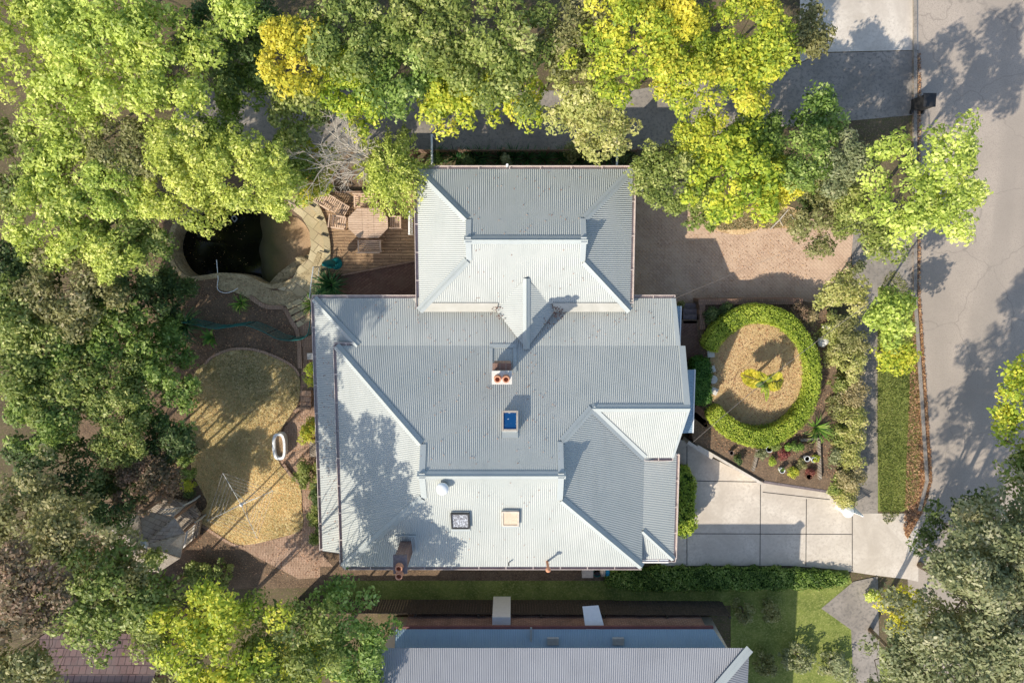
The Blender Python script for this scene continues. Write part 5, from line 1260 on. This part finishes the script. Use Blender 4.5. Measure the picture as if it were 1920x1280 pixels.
# weeping yellow tree beside the deck: arching sprays
wt = thing('weeping_tree', 'yellow green weeping tree drooping over the deck corner', 'tree', P(735, 330, 0), G1); rng = np.random.default_rng(5)
cc = P(735, 318, 3.6); cs = []; us = []; tn_ = []; wtips = []
for i in range(150):
    a = rng.random()*2*math.pi; R_ = (.5+rng.random()*1.35); tip = Vector((cc.x+R_*math.cos(a)*.95, cc.y-.1+R_*math.sin(a)*1.15, cc.z+.5-1.5*R_*R_/3.2)); base = cc+Vector((0, 0, .2)); ct = rng.normal()*.2
    if i % 8 == 0: wtips.append(tuple(tip))
    for t in np.linspace(.3, 1, 60):
        q = base.lerp(tip, t)+Vector((0, 0, .9*math.sin(math.pi*t*.8))); cs.append(tuple(q+Vector(rng.normal(size=3)*.075))); us.append(tuple((tip-base).normalized()+Vector(rng.normal(size=3)*.6))); tn_.append(.5+ct+rng.normal()*.14)
leafobj('crown', np.array(cs), rng.normal(size=(len(cs), 3))*.55+np.array([0, 0, 1]), .13, .06, np.array(tn_), M['Llight'], wt, rng, u=np.array(us))
part('trunk', trunk_mb((cc.x, cc.y, 0), cc, .11, wtips, rng), M['bark'], wt, smooth=True)
# plants on the ground
SP = strappy
SP('large dark strappy clump beside the teal fence end', 'strap', P(348, 608, 0), 1.15, .9, 110, 1, w=.055)
SP('small bright strappy tuft on the bare soil below the terrace', 'strapb', P(453, 568, 0), .5, .45, 60, 2)
SP('broad leaved green plant left of the small round pot', 'strapb', P(398, 632, 0), .5, .4, 14, 6, 'broad_leaved_plant', w=.16)
SP('big strappy clump below the teal parasol', 'strap', P(622, 534, 0), .85, .75, 120, 4, w=.045)
SP('strappy clump at the northwest corner of the verandah', 'strapb', P(590, 570, 0), .6, .7, 70, 5)
SP('dark strappy clump between pool steps and fence', 'strap', P(606, 552, 0), .6, .6, 60, 15)
for i, (x, y, k, r) in enumerate(((586,706,'lime',19), (580,806,'lime',24), (576,890,'mid',27), (590,925,'dark',22), (590,965,'mid',20), (592,1000,'mid',19))):
    shrub(['bright feathery shrub by the verandah north of the brick steps', 'bright fern like shrub beside the timber box seat', 'tangled green shrub below the timber box seat', 'dark shrub against the west verandah', 'green shrub beside the path, second from its lower end', 'green shrub at the lower end of the west verandah'][i], k, x, y, .9, r, leaf=.13, pr=.22, asp=1.25, asp_leaf=.3, group='shrubs along the west verandah')
for i, (x, y, k, r, lab) in enumerate(((346,862,'green',18,'strappy leaved shrub at the lawn edge beside the brown tree'), (352,888,'green',15,'low leafy plant between lawn and brown tree'), (348,912,'lime',13,'yellow green leafy plant near the gazebo stairs'),
    (352,930,'dark',12,'dark plant right above the gazebo stairs'), (330,842,'dark',16,'dark low shrub under the blue green tree'))): shrub(lab, k, x, y, .9, r, leaf=.2, pr=.22, asp_leaf=.22)
ORD = ['first', 'second', 'third', 'fourth', 'fifth', 'sixth', 'seventh', 'eighth', 'ninth', 'tenth', 'eleventh', 'twelfth', 'thirteenth', 'fourteenth']
for i, x in enumerate((822, 856, 890, 905, 938, 962, 990, 1020, 1052, 1085, 1112, 1140)):
    SP('dark strappy plant in the shaded bed behind the north wing, %s from the left' % ORD[i], 'strap', P(x, 297+((i*7) % 5)-2, 0), .55+.1*((i*3) % 4)/3, .6, 46, 20+i, group='strappy plants in the shaded bed')
for x, y, k, r, lab in ((812,300,'green',18,'leafy green shrub at the left end of the shaded bed'), (875,303,'dark',14,'round dark shrub in the shaded bed'), (950,300,'grey',12,'ferny shrub at the centre of the shaded bed'), (1072,285,'olive',18,'olive shrub standing tall in the shaded bed'), (1165,292,'dark',24,'dark green shrub at the right end of the shaded bed'), (1190,325,'dark',16,'dark shrub beside the northeast roof corner')):
    shrub(lab, k, x, y, 1.1, r, group='shrubs in the shaded bed')
# shrubs round the ring hedge and drive
for x, y, k, r, h, b, lab in ((1335,592,'dark',16,.5,GZ,'dark creeping shrub between brick wall and ring hedge'), (1362,580,'dark',12,.4,GZ,'low dark shrub behind the top of the ring hedge'), (1500,590,'brown',20,.6,GZ,'brownish dry shrub at the upper right of the ring hedge'), (1522,590,'dry',16,.6,GZ,'tan dry shrub below the end of the brick wall'),
    (1283,685,'dark',9,.5,GZ,'small dark shrub beside the short box hedge'), (1276,572,'olive',9,.5,0,'small pale shrub at the northeast corner of the verandah')): shrub(lab, k, x, y, h, r, b)
hedge('leafy hedge along the east wall beside the concrete driveway', CP([(1270,888),(1284,884),(1298,892),(1302,920),(1302,960),(1302,990),(1294,1002),(1276,1003),(1268,990),(1270,950)], 1.3, 3), 0, 1.3, 'hedge', .11, 2.0, 9, lump=.08)
hedge('long low green hedge along the lower edge of the concrete driveway', CP([(1158,1072),(1300,1069),(1450,1070),(1560,1076),(1588,1086),(1560,1100),(1400,1104),(1160,1104)], .4, 3), 0, .4, 'green', .1, 2.0, 11, lump=.08)
# hedge bank beside the footpath
bank = ((1556,618,'cream',1.2,26), (1592,628,'olive',1.5,30), (1568,668,'cream',1.2,22), (1602,684,'cream',1.5,26), (1574,716,'mid',1.1,20), (1604,734,'dry',1.5,28), (1570,764,'olive',1.1,22), (1602,790,'cream',1.5,28), (1568,812,'mid',1.0,20), (1600,842,'cream',1.4,30), (1566,862,'grey',1.0,18), (1598,896,'dry',1.3,28), (1572,908,'mid',1.0,18), (1592,930,'cream',1.1,22), (1612,655,'olive',1.4,18))
nm = ['pale bank shrub near the white rock', 'olive bank shrub right of the white rock', 'cream bank shrub right of the round boulder', 'cream bank shrub behind the one level with the boulder', 'green bank shrub level with the palm', 'dry tan bank shrub level with the palm', 'olive bank shrub below the palm line', 'cream twiggy bank shrub above the potted bed', 'green bank shrub beside the light strappy clump', 'cream bank shrub level with the potted bed', 'grey green bank shrub touching the potted bed', 'dry tan bank shrub near the driveway', 'green bank shrub at the driveway corner', 'cream bank shrub nearest the white gate', 'small olive bank shrub at the right frame']
for (x, y, k, h, r), lab in zip(bank, nm): shrub(lab, k, x, y, h, r*1.15, .1, leaf=.1, pr=.24, asp=1.3, gap=.05, group='shrubs of the front bank', per=1100, dens=2.6)
for x, y, k, r, h, lab in ((1610,500,'grey',16,1.0,'grey leaved bush beside the footpath at the brick driveway'), (1640,1120,'light',14,.8,'small bush beside the lower footpath'), (1500,1240,'grey',34,1.0,'spiky grey green bush at the bottom right of the mauve roof'), (1570,1250,'grey',30,1.0,'second spiky grey bush at the bottom edge'), (1440,1250,'olive',26,1.0,'olive bush beside the corner of the mauve roof'), (1335,424,'mid',10,.6,'small green bush at the left end of the straw mulch')):
    shrub(lab, k, x, y, h, r, leaf=.13)
for x, r, lab in ((1400,26,'low bush behind the neighbour fence, left one'), (1450,24,'low bush behind the neighbour fence, right one'), (400,34,'low green shrub at the foot of the gazebo garden'), (350,30,'dull shrub right below the gazebo')):
    shrub(lab, 'mid' if x < 1000 else 'olive', x, 1150 if x > 1000 else 1082, 1.0, r, leaf=.13)
# leaf litter, fine grass tufts and pale specks: uncountable
def scatter(name, label, cat, px, n, size, kind, z, seed, up=.25, holes=None):
    rng = np.random.default_rng(seed); poly = [(q.x, q.y) for q in PP(px, z)]; x, y = sample(poly, n, rng)
    if holes:
        k = ~inpoly(x, y, holes); x, y = x[k], y[k]
    n = len(x); c = np.stack([x, y, z+.012+rng.random(n)*.02], 1); nr = rng.normal(size=(n, 3))*up+np.array([0, 0, 1])
    L = size*(.5+rng.random(n)); o = leafobj(name, c, nr, L, L*.5, .5+rng.normal(size=n)*.28, M['L'+kind], None, rng); return tag(o, label, cat, None, 'stuff')
plx = [(q.x, q.y) for q in CP([(318,470),(322,436),(339,408),(374,388),(420,384),(466,388),(520,392),(566,404),(588,434),(590,462),(588,500),(562,518),(538,532),(512,538),(490,536),(468,524),(412,520),(354,522)], 0)]
scatter('fallen_leaves', 'fallen leaves strewn over the bare soil of the back garden', 'leaf litter', [(330,500),(640,500),(600,1080),(330,1080)], 9000, .055, 'litter', .01, 1, holes=plx)
scatter('deck_litter', 'small dry leaves on the timber deck', 'leaf litter', [(600,370),(780,370),(780,485),(640,510)], 500, .05, 'litter', .205, 2)
scatter('driveway_litter', 'dry leaves scattered on the brick driveway', 'leaf litter', [(1190,380),(1560,410),(1500,555),(1190,560)], 2200, .045, 'litter', .03, 3)
scatter('mulch_litter', 'straw coloured mulch pieces below the bright tree', 'mulch', [(1345,400),(1515,392),(1515,425),(1345,432)], 3500, .09, 'dry', .035, 4, .5)
scatter('terrace_litter', 'leaf litter on the soil round the ring hedge', 'leaf litter', [(1312,570),(1560,575),(1570,900),(1320,840)], 3500, .06, 'litter', GZ+.03, 5)
scatter('pool_litter', 'leaves floating on the black pool water', 'leaf litter', [(335,420),(460,400),(480,500),(350,500)], 110, .04, 'litter', -1.125, 6)
scatter('kerb_litter', 'orange leaf litter lying along the kerb and road edge', 'leaf litter', [(1712,100),(1726,100),(1726,560),(1748,900),(1730,960),(1700,1010),(1694,1000),(1712,560)], 7000, .09, 'litter', .04, 7)
def tufts(name, label, px, n, h, kind, z, seed, green=0):
    rng = np.random.default_rng(seed); poly = [(q.x, q.y) for q in CP(px, z)]; x, y = sample(poly, n, rng); c = np.stack([x, y, np.full(n, z+h*.35)], 1)
    nr = rng.normal(size=(n, 3)); nr[:, 2] *= .6; u = rng.normal(size=(n, 3))*.6+np.array([0, 0, .7]); L = h*(.6+.8*rng.random(n))
    t = .5+green*np.clip((y+8.2)/2.5, -1, 1)+rng.normal(size=n)*.2+.25*np.sin(x*1.3+y*.7)*np.cos(y*1.1-x*.5); o = leafobj(name, c, nr, L, L*.28, t, M['L'+kind], None, rng, u=u); return tag(o, label, 'grass', None, 'stuff')
tufts('lawn_grass', 'short dry grass blades of the back lawn', lawn_px, 52000, .07, 'lawngrass', .03, 1, -.26)
tufts('round_lawn_grass', 'short straw coloured grass blades of the round lawn', ring_in[::3], 26000, .05, 'strawgrass', GZ+.02, 2)
tufts('verge_grass', 'green grass blades of the street verge', [(1650,545),(1712,565),(1724,895),(1698,950),(1650,950)], 14000, .1, 'vergegrass', .024, 3)
rng = np.random.default_rng(77); cs = []
for f, x0, x1, y0, y1, n in ((fN, g1, g2, yR+.3, yN-.2, 90), (fS, g1, g2, yS+.1, yR-.2, 40), (fTs, t1, t2, ta+.1, tR-.2, 25), (fVN, xs1, xEn-.3, yN+.1, yV-.1, 120), (fVW, xV+.1, xW-.05, yVs+.2, yV-2.5, 90), (fTn, t1, t2, tR+.2, tn-.1, 40)):
    for x, y in zip(rng.uniform(x0, x1, n), rng.uniform(y0, y1, n)): cs.append((x, y, f(x, y)+.03))
cs = np.array(cs); tag(leafobj('roof_litter', cs, rng.normal(size=cs.shape)*.25+np.array([0, -.2, 1]), .05+.05*rng.random(len(cs)), .03, .3+.3*rng.random(len(cs)), M['Llitter'], None, rng), 'few dry leaves lying on the corrugated roofs', 'leaf litter', None, 'stuff')
print('LEAVES', NL[0])
